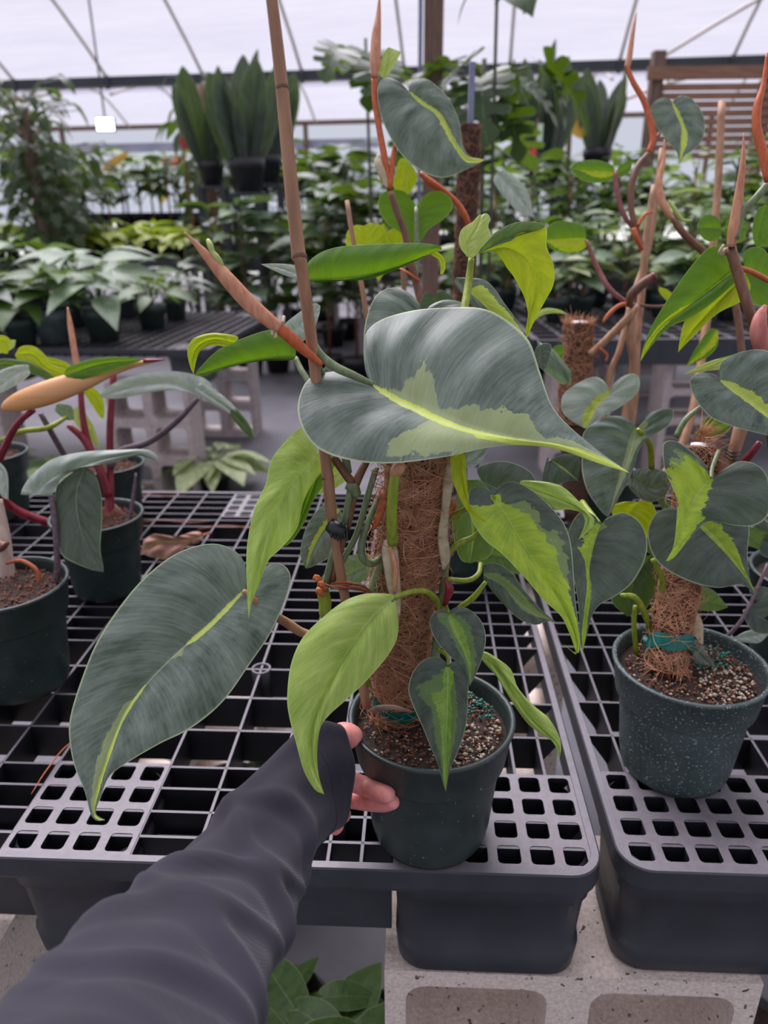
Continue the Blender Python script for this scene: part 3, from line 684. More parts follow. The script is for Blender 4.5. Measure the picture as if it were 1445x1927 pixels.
for i in range(7): tube(main, 'aerial_root', [(608+5*i, 1098+3*(i % 3), .622, 2), (640+6*i, 1108-(i % 4)*4, .617, 2.5), (670+5*i, 1106+2*i, .625, 1.5), (686, 1100+7*i, .63, 1)], ROOT if i % 2 else BROWN, 8, 5)
clip = tube(main, 'clip', [(620, 986, .592, 13), (637, 998, .59, 17), (652, 1001, .595, 13)], BLK, 6, 7, .8)
for i in range(6): tube(clip, 'clip_tooth', [(622+6*i, 985+4*(i % 2), .59, 2.5), (624+6*i, 1012+3*(i % 3), .586, 2)], BLK, 3, 5)
for q in ((595, 1092, .621), (603, 1104, .62), (600, 1117, .624)): tube(main, 'rusty_bract', [(q[0]-5, q[1], q[2], 1.5), (q[0], q[1]-5, q[2], 7), (q[0]+9, q[1]+3, q[2], 4), (q[0]+14, q[1], q[2], 1)], RUST, 8, 6, .35)
tube(main, 'petiole', [(747, 884, .548, 10), (740, 920, .552, 10), (737, 975, .565, 10), (739, 1022, .585, 10.5)], LIMEP, k=10)
tube(main, 'petiole_knee', [(756, 872, .545, 11), (748, 884, .547, 13), (742, 896, .55, 9)], PINKS)
tube(main, 'dry_sheath', [(726, 1016, .60, 4), (733, 1035, .597, 15), (738, 1080, .60, 14), (744, 1120, .606, 11), (750, 1160, .612, 3)], CREAM, 18, 8, .3)
tube(main, 'dry_sheath', [(735, 1030, .592, 3), (744, 1070, .594, 6), (742, 1118, .60, 3)], PINKS, 10, 6, .4)
tube(main, 'dry_sheath', [(712, 920, .60, 2), (722, 935, .592, 9), (708, 985, .596, 6), (697, 998, .60, 1)], RUST, 12, 6, .3)
tube(main, 'dry_sheath', [(846, 868, .575, 4), (843, 905, .578, 10), (838, 960, .585, 8), (833, 1010, .595, 10), (838, 1050, .605, 10), (834, 1072, .61, 2)], CREAM, 22, 8, .3)
tube(main, 'rusty_bract', [(838, 935, .588, 3), (848, 950, .586, 10), (842, 975, .59, 5)], RUST, 8, 6, .4)
tube(main, 'rusty_bract', [(838, 1090, .61, 3), (846, 1110, .612, 9), (836, 1140, .62, 5)], REDS, 8, 6, .4)
tube(main, 'stem', [(838, 1020, .62, 7), (836, 1090, .63, 8), (830, 1150, .64, 9), (815, 1260, .655, 9), (800, 1350, .668, 9)], OLIVE)
for pts in ([(836, 985, .60, 5), (858, 968, .60, 6), (880, 955, .59, 5)], [(842, 1042, .61, 5), (865, 1022, .605, 6.5), (900, 1002, .60, 5), (930, 935, .575, 4)],
            [(842, 1090, .62, 5), (880, 1092, .62, 5), (900, 1080, .625, 5), (904, 1060, .635, 4)], [(862, 1145, .64, 5), (890, 1125, .635, 6), (914, 1095, .63, 4)]): tube(main, 'petiole', pts, LIMEP)
tube(main, 'petiole', [(742, 1126, .585, 4.5), (768, 1115, .59, 5.5), (798, 1112, .60, 6), (820, 1128, .615, 6), (827, 1148, .625, 5)], LIMEP)
tube(main, 'petiole', [(847, 1158, .598, 3), (842, 1148, .61, 4), (838, 1140, .625, 4)], LIMEP); tube(main, 'petiole', [(843, 1255, .60, 3), (842, 1235, .61, 4), (824, 1222, .635, 4)], LIMEP)
tube(main, 'petiole', [(905, 1232, .645, 4), (880, 1225, .655, 5), (850, 1220, .66, 4)], LIMEP)
tube(main, 'petiole', [(458, 1112, .60, 5), (500, 1148, .615, 8), (540, 1172, .63, 9), (580, 1195, .64, 9), (700, 1230, .655, 9)], BAMB)
tube(main, 'petiole', [(574, 528, .548, 7), (578, 580, .548, 8.5), (583, 630, .546, 9), (600, 665, .545, 9), (630, 690, .544, 9), (664, 706, .545, 8), (702, 723, .55, 5)], OLIVE, 34, 10)
tube(main, 'petiole', [(600, 690, .552, 5), (625, 740, .57, 7), (640, 800, .58, 8), (655, 890, .59, 8)], OLIVE)
tube(main, 'petiole', [(556, 673, .62, 5), (566, 695, .615, 6), (582, 722, .61, 6), (610, 780, .605, 6)], OLIVE)
nls = tube(main, 'new_leaf_sheath', [(347, 437, .50, 1.2), (362, 452, .502, 4), (395, 488, .506, 10), (430, 528, .51, 14.5), (470, 572, .516, 15.5), (505, 602, .52, 13.5), (526, 618, .523, 12)], PINKS, 36, 12, .7, label='pinkish rolled new leaf tip')
tube(main, 'orange_sheath', [(524, 616, .523, 11), (545, 634, .527, 11.5), (575, 661, .535, 9.5), (606, 686, .543, 5)], ORNG, 20, 12, .8, label='orange sheath base')
tube(nls, 'young_tendril', [(391, 451, .505, 3.5), (396, 462, .504, 6), (400, 474, .505, 5), (408, 485, .506, 7), (420, 500, .508, 3)], PALE, 14, 7)
for q in ((513, 628), (519, 634), (534, 604)): tube(nls, 'root_nub', [(q[0], q[1]-8, .522, 3.5), (q[0]-1, q[1]+3, .519, 2.5)], CREAM, 4, 6)
tube(main, 'petiole', [(887, 486, .62, 6), (882, 530, .62, 7.5), (873, 585, .61, 8), (862, 640, .60, 8)], LIMEP, 16, 10)
# leaves
lf = leaf(main, [(700, 722), (780, 766), (870, 806), (960, 826), (1050, 838), (1120, 860), (1185, 890)],
     [(688, 700), (684, 650), (695, 620), (735, 596), (800, 585), (880, 581), (945, 600), (990, 640), (1015, 700), (1035, 760), (1070, 802), (1125, 848)],
     [(690, 714), (650, 700), (610, 703), (575, 722), (560, 770), (575, 820), (610, 852), (680, 872), (760, 871), (840, 860), (920, 842), (985, 838), (1050, 846), (1120, 870)],
     SILV, .555, (.002, -.022), ns=60, nc=20, bulge=.10, ripple=.014, nr=7, fold=.05, label='biggest broad leaf with a yellow blaze to its tip', dT=1.0,
     sL=[(0, .05), (.15, .05), (.3, .05), (.5, .05), (.7, .06), (.8, .12), (.9, .35), (1, .8)], sR=[(0, .02), (.3, .05), (.5, .1), (.62, .45), (.75, .9), (1, 1)],
     pL=[(0, -.5), (.1, .05), (.2, .12), (.32, .36), (.36, .1), (.45, .18), (.6, .36), (.68, .5), (.73, .2), (1, .9)], pR=[(0, -.5), (.2, -.2), (.34, .02), (.42, .75), (.6, .95), (.75, 1.1), (1, 1)])
lf = leaf(main, [(797, 592), (794, 660), (790, 730)], [(780, 560), (750, 543), (715, 550), (692, 590), (684, 650), (700, 710), (745, 740)], [(812, 573), (845, 565), (880, 580), (900, 650), (860, 720), (820, 740)], SILV, .625, (0, -.01), ripple=.02, nr=6, label='grey leaf behind the biggest leaf')
lf = leaf(main, [(575, 528), (640, 526), (700, 517), (760, 497), (812, 473), (832, 470)], [(572, 512), (588, 486), (635, 466), (740, 459), (800, 459), (830, 464)], [(600, 531), (650, 529), (700, 525), (765, 500), (812, 478)], UNDER, .55, (0, 0), bulge=.2, sR=[(0, .0), (.3, .3), (1, .9)], label='leaf seen from its green underside')
leaf(lf, [(577, 530), (560, 514), (520, 502), (490, 497)], [(575, 508), (560, 500), (525, 496)], [(572, 530), (540, 520), (510, 507)], GREY, .545, name='leaf_lobe')
leaf(lf, [(808, 474), (826, 480), (833, 497), (828, 516)], [(820, 473), (834, 484), (838, 500), (834, 515)], [(812, 480), (824, 488), (829, 500)], YELU, .553, name='leaf_tip')
lf = leaf(main, [(556, 673), (500, 676), (440, 686), (390, 700), (366, 706)], [(556, 655), (540, 628), (510, 621), (460, 636), (410, 660), (378, 690)], [(545, 678), (490, 680), (430, 692), (390, 706)], UNDER, .615, (0, 0), bulge=.2, label='left leaf seen from its green underside')
leaf(lf, [(440, 646), (405, 638), (375, 648), (362, 672), (364, 704)], [(447, 633), (400, 627), (364, 638), (353, 662), (358, 690)], [(425, 652), (400, 650), (378, 660), (370, 678)], YELU, .60, name='leaf_curl', bulge=.25, label='curled lime margin')
leaf(lf, [(545, 625), (575, 600), (603, 575)], [(535, 612), (560, 590), (590, 571)], [(552, 650), (585, 630), (600, 595)], GREY, .63, name='leaf_lobe')
lf = leaf(main, [(598, 852), (572, 885), (546, 915), (522, 960), (497, 1020), (480, 1090), (468, 1165)],
     [(580, 815), (565, 805), (530, 838), (508, 870), (500, 910), (478, 958), (467, 1010), (463, 1060), (465, 1120)], [(622, 852), (612, 880), (585, 915), (572, 945), (560, 990), (530, 1030), (505, 1055), (488, 1095), (474, 1135)],
     CHAR, .59, (0, -.004), ns=50, nc=14, bulge=.12, ripple=.05, nr=4, fold=.1, dR=1.5, label='hanging chartreuse leaf with a wavy margin')
leaf(lf, [(622, 855), (600, 890), (580, 940), (562, 985), (535, 1028)], [(612, 862), (590, 895), (572, 940), (556, 985)], [(632, 870), (608, 915), (588, 945), (572, 985), (548, 1020)], UNDER, .60, name='leaf_margin', ns=20, label='dark green turned-over margin')
lf = leaf(main, [(462, 1108), (400, 1172), (330, 1230), (272, 1290), (232, 1350), (203, 1430), (182, 1495), (177, 1532), (198, 1543)],
     [(465, 1080), (455, 1050), (430, 1030), (390, 1024), (330, 1043), (270, 1090), (220, 1150), (180, 1215), (150, 1290), (133, 1350), (131, 1390), (140, 1440), (160, 1490), (170, 1530), (182, 1545)],
     [(468, 1090), (490, 1070), (525, 1060), (546, 1080), (540, 1120), (510, 1190), (470, 1250), (420, 1320), (360, 1370), (300, 1400), (240, 1435), (205, 1462), (190, 1500), (180, 1530)],
     SILV, .61, (.004, -.010), ns=64, nc=20, bulge=.09, fold=.07, ripple=.006, nr=6, label='long grey-green leaf at left with a broken yellow midrib',
     sL=[(0, .04), (.18, .05), (.36, .02), (.40, -.15), (.50, -.15), (.54, .03), (.68, .05), (.8, .12), (.9, .3), (1, .8)], sR=[(0, .04), (.18, .05), (.34, .05), (.42, -.12), (.52, -.15), (.58, .04), (.7, .05), (.85, .15), (1, .6)],
     pL=[(0, -.5), (.55, -.3), (.62, .15), (.75, .3), (.85, .6), (1, .8)], pR=[(0, -.5), (.36, .0), (.42, .1), (.46, -.3), (1, -.3)])
lf = leaf(main, [(742, 1125), (700, 1162), (652, 1230), (614, 1300), (590, 1360), (588, 1430), (610, 1495)],
     [(735, 1118), (690, 1117), (650, 1130), (610, 1160), (570, 1200), (548, 1250), (541, 1310), (545, 1350), (558, 1400), (572, 1450), (592, 1485)],
     [(746, 1140), (749, 1190), (732, 1230), (690, 1280), (650, 1318), (620, 1345), (603, 1370), (597, 1420), (600, 1460)],
     CHAR, .572, (0, -.006), ns=56, nc=18, bulge=.16, fold=-.03, ripple=.006, label='chartreuse leaf hanging over the sleeve', sL=[(0, -.9), (.26, -.9), (1, -.9)], pL=[(0, -1), (1, -1)], sR=[(0, .3), (.05, .1), (.08, -.6), (1, -.6)])
lf = leaf(main, [(845, 1157), (858, 1190), (876, 1230), (884, 1262), (884, 1291)],
     [(838, 1148), (826, 1148), (811, 1160), (809, 1178), (820, 1204), (843, 1232), (868, 1252), (880, 1275)], [(847, 1149), (862, 1142), (883, 1147), (905, 1168), (914, 1198), (909, 1232), (897, 1265)],
     DARKM, .592, (0, -.004), bulge=.14, ripple=.015, label='small heart leaf with a green-yellow centre', pL=[(0, .1), (.15, .8), (.3, .3), (.6, .4), (1, .8)], pR=[(0, .2), (.3, .5), (.6, .6), (1, .8)], sL=[(0, .1), (.3, .15), (.6, .1), (1, .2)], sR=[(0, .1), (.4, .3), (.8, .3), (1, .2)])
lf = leaf(main, [(843, 1255), (843, 1300), (841, 1360), (840, 1430), (839, 1490)],
     [(836, 1243), (822, 1236), (800, 1240), (778, 1262), (768, 1297), (778, 1330), (793, 1363), (809, 1402), (824, 1438), (833, 1472)], [(852, 1244), (868, 1250), (880, 1268), (881, 1300), (877, 1363), (862, 1413), (846, 1450)],
     DARKM, .590, (0, .002), bulge=.12, label='hanging heart leaf over the pot rim', pL=[(0, .1), (.2, .3), (.35, .8), (.5, .6), (.8, .7), (1, 1)], pR=[(0, .1), (.3, .4), (.6, .6), (.8, .7), (1, 1)], sL=[(0, .12), (.3, .15), (.36, .5), (.6, .35), (1, .7)], sR=[(0, .12), (.15, .3), (.3, .12), (1, .7)])
lf = leaf(main, [(902, 1228), (940, 1260), (966, 1302), (990, 1340), (1020, 1372), (1050, 1398), (1052, 1430)],
     [(914, 1226), (938, 1240), (962, 1260), (974, 1292), (1002, 1325), (1032, 1350), (1050, 1380), (1056, 1405)], [(905, 1240), (932, 1270), (952, 1300), (970, 1330), (992, 1360), (1014, 1378), (1040, 1395), (1049, 1415)],
     CHAR, .645, (-.012, 0), bulge=.2, ripple=.03, nr=3, label='folded strap-like leaf hanging off the right rim')
M12 = c5((320, 480), (400, 600), (500, 770), (620, 960), (740, 1130), (830, 1300), (880, 1440), (890, 1550), (845, 1530), (795, 1485))
lf = leaf(main, M12, c5((300, 450), (240, 420), (170, 430), (148, 500), (170, 640), (250, 770), (370, 870), (450, 950), (560, 1070), (660, 1190), (770, 1290), (820, 1380), (865, 1500), (880, 1558), (830, 1520)),
     c5((330, 465), (350, 420), (400, 390), (480, 390), (600, 460), (720, 570), (800, 680), (845, 820), (860, 1000), (875, 1200), (902, 1400), (905, 1530), (870, 1545)),
     DARK, .575, (.006, -.004), ns=60, nc=20, bulge=.12, ripple=.01, fold=.05, label='dark heart leaf with a broad lime centre, right of the pole',
     sL=[(0, .1), (.06, .2), (.10, .12), (.18, .9), (.26, 1.15), (1, 1.15)], sR=[(0, .08), (.06, .24), (.10, .1), (.2, .26), (.35, .45), (.48, .66), (.65, .8), (.85, .9), (1, 1)], pR=[(0, -.2), (.14, .15), (.2, .55), (.3, .66), (.34, .5), (.45, .85), (.55, .9), (.66, .85), (.72, .7), (1, .9)])
lf = leaf(main, [(910, 1082), (945, 1098), (982, 1130), (1015, 1156), (1041, 1172)], c5((245, 960), (300, 933), (370, 950), (450, 1010), (520, 1110), (570, 1170), (650, 1260), (715, 1315)), c5((250, 1040), (270, 1075), (330, 1150), (420, 1250), (500, 1320), (600, 1357), (660, 1340), (700, 1330)),
     DARK, .64, bulge=.12, ripple=.01, label='narrow half-turned leaf below the lime-centred one', sL=[(0, -.1), (1, .2)], pL=[(0, .1), (.3, .5), (.6, .7), (.8, .5), (1, .9)], pR=[(0, .1), (.4, .1), (.6, .5), (1, .6)])
lf = leaf(main, [(862, 852), (868, 890), (876, 930), (884, 960), (918, 984)], [(848, 856), (851, 900), (863, 932), (880, 962), (900, 978)], [(874, 854), (877, 885), (880, 925), (886, 955)], YELU, .555, (0, 0), label='narrow lime leaf seen edge-on')
leaf(lf, [(874, 874), (895, 862), (918, 838)], [(870, 858), (890, 845), (905, 830)], [(876, 880), (896, 876), (914, 856)], GREY, .56, name='leaf_lobe', ns=14)
lf = leaf(main, [(978, 910), (1010, 922), (1050, 938), (1085, 952), (1108, 975), (1088, 1016)], c5((500, 380), (560, 375), (700, 390), (790, 420), (880, 500), (950, 580), (1002, 640), (985, 700)), c5((540, 420), (640, 490), (740, 575), (820, 572), (900, 588), (945, 620), (930, 700)), CHAR, .635, (.0, 0), bulge=.15, label='chartreuse leaf arching behind the lime-centred one')
lf = leaf(main, [(885, 486), (878, 456), (892, 432), (905, 405)], cu((820, 318), (775, 260), (768, 200), (790, 140), (860, 92), (880, 70), (905, 45)), cu((880, 310), (930, 240), (975, 190), (958, 130), (968, 70), (945, 40)), PALE, .615, bulge=.18, ns=34, label='cupped pale lime young leaf')
M17 = cu((903, 300), (1060, 260), (1200, 330), (1260, 460), (1250, 600), (1220, 740), (1205, 857))
lf = leaf(main, M17, cu((940, 290), (1000, 290), (1040, 300), (1070, 380), (1120, 450), (1180, 560), (1205, 640), (1215, 700), (1200, 790)),
     cu((910, 280), (950, 220), (1010, 160), (1110, 110), (1200, 95), (1290, 105), (1335, 150), (1335, 250), (1380, 380), (1380, 500), (1330, 600), (1260, 730)), YELU, .60, (0, 0), ns=50, nc=16, bulge=.15, fold=-.05, ripple=.02, label='backlit yellow leaf folded down, dark green along its top',
     sL=[(0, -.2), (.72, -.3), (.78, .25), (1, .1)], sR=[(0, -.2), (1, -.2)], pL=[(0, -1), (1, -1)], pR=[(0, -1), (1, -1)])
leaf(lf, cu((903, 300), (1010, 240), (1130, 190), (1310, 140)), cu((905, 285), (950, 218), (1010, 158), (1110, 108), (1200, 93), (1292, 102), (1328, 122)), cu((930, 285), (1030, 240), (1110, 215), (1150, 180), (1240, 155)), FARG, .594, bulge=.1, name='leaf_margin', label='dark green leaf margin')
lf = leaf(main, [(856, 524), (890, 555), (930, 590), (986, 632)], cu((760, 455), (830, 458), (930, 470), (1000, 530), (1060, 620), (1120, 700), (1180, 800)), cu((745, 500), (800, 570), (870, 650), (980, 700), (1100, 790)), SILV, .69, label='silver and lime leaf behind the biggest one', sL=[(0, -.4), (.25, -.2), (.35, .7), (.9, .9), (1, 1)], sR=[(0, -.5), (1, -.5)])
lf = leaf(main, [(1016, 652), (1018, 675), (1022, 698)], [(1008, 655), (1005, 680)], [(1025, 645), (1038, 652), (1030, 685)], DARK, .66, ns=14)
# deeper leaves of the same plant
lf = leaf(main, [(905, 905), (950, 925), (1010, 930)], [(900, 880), (950, 868), (1000, 890)], [(890, 925), (930, 950), (990, 950)], DARK, .74)
lf = leaf(main, [(870, 905), (890, 985), (885, 1060)], [(860, 925), (850, 990), (865, 1050)], [(905, 905), (935, 960), (925, 1040)], FARG, .72, sL=[(0, .1), (1, .1)], sR=[(0, .1), (1, .1)], label='shaded green leaf beside the pole')
lf = leaf(main, [(900, 1040), (950, 1050), (990, 1075)], [(905, 1022), (950, 1025), (985, 1050)], [(900, 1060), (940, 1070), (975, 1080)], FARG, .74)
lf = leaf(main, [(640, 960), (600, 1010), (575, 1070)], [(620, 940), (580, 985), (565, 1040)], [(655, 985), (630, 1040), (590, 1065)], SILV, .70, sL=[(0, .2), (1, .4)], label='blurred leaf behind the stems at left')
lf = leaf(main, [(700, 1060), (650, 1085), (600, 1100)], [(690, 1040), (650, 1050), (610, 1080)], [(700, 1080), (650, 1110)], FARS, .70)
lf = leaf(main, [(650, 880), (625, 900), (590, 930)], [(640, 870), (610, 885)], [(655, 900), (620, 925)], PALE, .66)
lf = leaf(main, [(618, 688), (640, 700), (660, 712)], [(612, 690), (606, 704), (625, 712)], [(630, 686), (650, 696)], SILV, .57)
tube(main, 'dry_sheath', [(696, 1338, .655, 2), (715, 1332, .64, 7), (745, 1332, .636, 6), (775, 1340, .64, 3)], plain('dry_bract', srgb(120, 98, 86), .8, srgb(160, 138, 122), 90, bump=.4), 12, 8, .5)

# ------------------------------------------------------------------ the arm, its hand round the pot
def pot_d(x, y, rad=None):
    r = fwd+RT*((x-722.5)/F)-UP*((y-963.5)/F)
    for d in np.arange(.5, .95, .0005):
        p = CAM+r*d; z = p[2]-.72
        R = PR*.74+PR*.26*min(max(z/PH, 0), 1)+.002
        if 0 < z < PH and math.hypot(p[0]-PC[0], p[1]-PC[1]) < R: return d
    return .69
SKIN = NT('skin'); b_ = SKIN.b; nz = SKIN.noise(SKIN.obj(), 60, 4); SKIN.l(SKIN.ramp(nz, [(.3, srgb(216, 124, 120)), (.7, srgb(240, 168, 158))]), b_.inputs['Base Color'])
b_.inputs['Roughness'].default_value = .48; b_.inputs['Subsurface Weight'].default_value = .12; b_.inputs['Subsurface Radius'].default_value = (1, .3, .2); b_.inputs['Subsurface Scale'].default_value = .006
SKIN.bump(SKIN.noise(SKIN.obj(), 420, 4), .25, .0006)
person = thing('person', P(560, 1500, .64), 'person reaching in from below in a black long sleeve, hand gripping the green pot', 'person')
HP = []; HE = []; HR = []
def hp(x, y, d, r, par=None):
    HP.append(P(x, y, d)-wloc(person)); HR.append(r); i = len(HP)-1
    if par is not None: HE.append((par, i))
    return i
fa = hp(470, 1570, .600, .021); w1 = hp(545, 1490, .640, .019, fa); w0 = w1
pc = hp(585, 1466, .655, .020, w1)
k1 = hp(617, 1452, .655, .0125, pc); a = hp(648, 1466, pot_d(672, 1470)-.012, .0100, k1)
a = hp(690, 1481, pot_d(690, 1481)-.0115, .0094, a); a = hp(722, 1493, pot_d(722, 1493)-.0098, .0088, a); a = hp(742, 1499, pot_d(742, 1499)-.0085, .0072, a)
k2 = hp(612, 1482, .664, .0125, pc); a = hp(648, 1500, pot_d(690, 1504)-.008, .0098, k2); a = hp(690, 1509, pot_d(700, 1509)-.0085, .0090, a); a = hp(725, 1512, pot_d(725, 1512)-.0075, .0084, a); a = hp(746, 1508, pot_d(746, 1508)-.0068, .0066, a)
k3 = hp(600, 1505, .672, .011, pc); a = hp(628, 1530, .700, .0088, k3); a = hp(655, 1535, .715, .008, a)
k4 = hp(590, 1520, .660, .0105, pc); a = hp(610, 1540, .662, .0080, k4); a = hp(630, 1553, .666, .0088, a); a = hp(641, 1564, .668, .0074, a)
th = hp(600, 1425, .665, .0150, pc); a = hp(628, 1394, .668, .0145, th); a = hp(648, 1380, .668, .0138, a); a = hp(664, 1388, .668, .0125, a); a = hp(675, 1400, .668, .0086, a)
me = bpy.data.meshes.new('hand'); me.from_pydata([tuple(p) for p in HP], HE, []); hand = link('hand', me, person)
me.materials.append(SKIN.m)
sk = hand.modifiers.new('skin', 'SKIN'); sk.use_smooth_shade = True; sk.branch_smoothing = .6
for i, v in enumerate(me.skin_vertices[0].data): v.radius = (HR[i], HR[i]); v.use_root = (i == 0)
ss = hand.modifiers.new('sub', 'SUBSURF'); ss.levels = 2; ss.render_levels = 2
V, Fc = [], []
nc_ = P(679, 1401, .6665); 
# sleeve
SE = [((-1500, 2900), (380, 3300), .16), ((-700, 2400), (440, 2620), .21), ((-240, 2160), (468, 2270), .27), ((-50, 1980), (480, 2040), .33), ((105, 1806), (503, 1866), .39), ((220, 1697), (533, 1790), .44), ((340, 1608), (560, 1705), .49), ((440, 1497), (577, 1640), .54), ((500, 1438), (590, 1602), .58), ((556, 1384), (602, 1585), .615), ((600, 1358), (610, 1574), .633), ((636, 1363), (620, 1566), .645)]
A = cat([[l[0], l[1], r[0], r[1], d] for l, r, d in SE], 150); A = A[:, :5]
# even re-sampling in depth order keeps the folds regular
NTH = 110; V = []; UVS = []
rngS = np.random.RandomState(5)
folds = [(.30, .35, .0030, .020, -.5, 1.6), (.38, .22, .0032, .018, .2, 1.5), (.46, .20, .0034, .014, -.2, 1.5), (.53, .18, .0036, .014, .5, 1.4), (.59, .20, .0040, .013, .1, 1.3), (.65, .16, .0046, .012, -.3, 1.3),
         (.70, .14, .0052, .012, .3, 1.2), (.755, .12, .0060, .012, -.1, 1.1), (.81, .10, .0052, .011, .4, 1.2), (.86, .08, .0036, .010, -.2, 1.2), (.22, .25, .0024, .022, .6, 1.6), (.12, .2, .003, .03, -.6, 1.6), (.05, .2, .003, .02, .3, 1.3)]
nA = len(A)
for i in range(nA):
    t = i/(nA-1); l = P(A[i, 0], A[i, 1], A[i, 4]); r = P(A[i, 2], A[i, 3], A[i, 4]); c = (l+r)/2; h = (r-l)/2; hl = np.linalg.norm(h)
    nxt = A[min(i+1, nA-1)]; prv = A[max(i-1, 0)]
    ax = (P((nxt[0]+nxt[2])/2, (nxt[1]+nxt[3])/2, nxt[4])-P((prv[0]+prv[2])/2, (prv[1]+prv[3])/2, prv[4])); ax /= np.linalg.norm(ax)
    nn_ = np.cross(h/hl, ax); nn_ /= np.linalg.norm(nn_)
    if nn_ @ (CAM-c) < 0: nn_ = -nn_
    rat = .80-.30*t
    for j in range(NTH):
        th_ = 2*math.pi*j/NTH; ct, st = math.cos(th_), math.sin(th_)        # th=pi: left edge, 0: right edge, pi/2: facing the camera
        dsp = 0
        for tk, slope, amp, wd, ph, ex in folds:
            x = t-(tk+slope*.30*(-ct)*.5+.02*math.sin(2*th_+ph*5)); g = math.exp(-(x/wd)**2)-.55*math.exp(-((x+wd*1.9)/(wd*1.1))**2)
            dsp += amp*(.30+.65*(t > .55))*g*(.55+.45*math.cos(th_-math.pi/2-ph))
        dsp += .0012*math.sin(6*th_+9*t)*(t > .3)
        p = c+h*(1+dsp/hl)*ct+nn_*(hl*rat+dsp)*st
        V.append(p); UVS.append((t, j/NTH))
base_n = len(V)
for q, (s_, back) in enumerate(((.985, -.0015), (.96, .002), (.93, .02))):           # hem turned inside
    c = np.mean(V[(nA-1)*NTH:nA*NTH], axis=0)
    for j in range(NTH): V.append(c+(V[(nA-1)*NTH+j]-c)*s_-ax*back)
rows = nA+3
Fc = [(i*NTH+j, i*NTH+(j+1) % NTH, (i+1)*NTH+(j+1) % NTH, (i+1)*NTH+j) for i in range(rows-1) for j in range(NTH)]
CL = NT('black_twill'); ob = CL.obj(); n1 = CL.noise(ob, 9, 3); CL.l(CL.ramp(n1, [(.3, srgb(31, 29, 39)), (.7, srgb(41, 39, 52))]), CL.b.inputs['Base Color'])
CL.b.inputs['Roughness'].default_value = .8; CL.b.inputs['Sheen Weight'].default_value = .12; CL.b.inputs['Sheen Roughness'].default_value = .5; CL.b.inputs['Specular IOR Level'].default_value = .25
wv = CL.n('TexWave'); wv.wave_type = 'BANDS'; wv.bands_direction = 'DIAGONAL'; wv.inputs['Scale'].default_value = 420; CL.l(ob, wv.inputs['Vector']); CL.bump(wv.outputs['Fac'], .35, .0004)
sleeve = mk('sleeve', V, Fc, CL.m, person)
# hem stitching line round the cuff
st_ = [V[(nA-9)*NTH+j]+(V[(nA-9)*NTH+j]-np.mean(V[(nA-9)*NTH:(nA-8)*NTH], axis=0))*.006 for j in range(0, NTH, 1)]; st_.append(st_[0])
Vt, Ft = tubegeo(st_, [.00045]*len(st_), 5); mk('hem_stitching', Vt, Ft, plain('dark_thread', srgb(38, 37, 46), .8), sleeve)

# ------------------------------------------------------------------ the plant on the right
RC = onz(1265, 1438, .717)
right = thing('potted_philodendron', (RC[0], RC[1], .7175), 'heart-leaved philodendron with a teal-tied pole in a dusty green pot, right bench', 'plant')
pot(right, .0775, .138, POTD, seed=8, chips='mix')
ra = onz(1254, 1262, .842); rb = P(1318, 846, .80)
moss_pole(right, ra, rb, .0192, 2400, seed=9, cap=True); rax = (rb-ra)/np.linalg.norm(rb-ra)
fringe(right, rb-rax*.003, np.array([1, 0, .1]), .024, 260, .028, FIBO, 12); fringe(right, ra+rax*.008, -rax, .020, 140, .022, FIBO, 13, flare=.7)
tube(right, 'orange_stake', [(1395, 800, .77, 13), (1378, 860, .775, 11), (1340, 980, .80, 9), (1308, 1090, .83, 9), (1283, 1170, .845, 9), (1272, 1225, .85, 9), (1280, 1262, .845, 9), (1296, 1268, .84, 7)], ORNG if False else BAMB, 40, 10)
tube(right, 'orange_stem', [(1308, 1090, .815, 8), (1290, 1150, .822, 9), (1274, 1200, .83, 10), (1276, 1240, .83, 10), (1288, 1266, .835, 10)], plain('ochre_stem', srgb(178, 110, 30), .4, srgb(206, 140, 60), 90), 20, 10)
tube(right, 'root_stub', [(1284, 1262, .832, 9), (1297, 1250, .835, 9), (1299, 1235, .84, 5)], plain('knobbly_root', srgb(140, 90, 60), .7, srgb(170, 120, 84), 90), 8, 8)
V = []; ex1 = np.cross(rax, [0, 1, 0]); ex1 /= np.linalg.norm(ex1); ex2 = np.cross(rax, ex1)
for z, r_ in ((.020, .0235), (.030, .0245), (.036, .0235)):
    for j in range(36): a_ = 2*math.pi*j/36; V.append(ra+rax*(z+.006*math.sin(a_)+.002*math.sin(4*a_))+(ex1*math.cos(a_)+ex2*math.sin(a_))*r_)
mk('tie_tape', V, [(i*36+j, i*36+(j+1) % 36, (i+1)*36+(j+1) % 36, (i+1)*36+j) for i in range(2) for j in range(36)], TAPE, right)
tube(right, 'tape_knot', [(1262, 1208, .818, 4), (1275, 1204, .812, 10), (1286, 1214, .812, 9), (1288, 1232, .815, 6), (1283, 1250, .82, 3)], TAPE, 14, 8, .5)
tube(right, 'tape_knot', [(1212, 1196, .83, 3), (1218, 1206, .825, 9), (1232, 1214, .82, 6)], TAPE, 8, 8, .5)
for i in range(3): tube(right, 'wire_twist', [(1366, 846+7*i, .772, 1.5), (1380, 852+7*i, .762, 1.8), (1394, 850+7*i, .772, 1.5)], BLK, 6, 5)
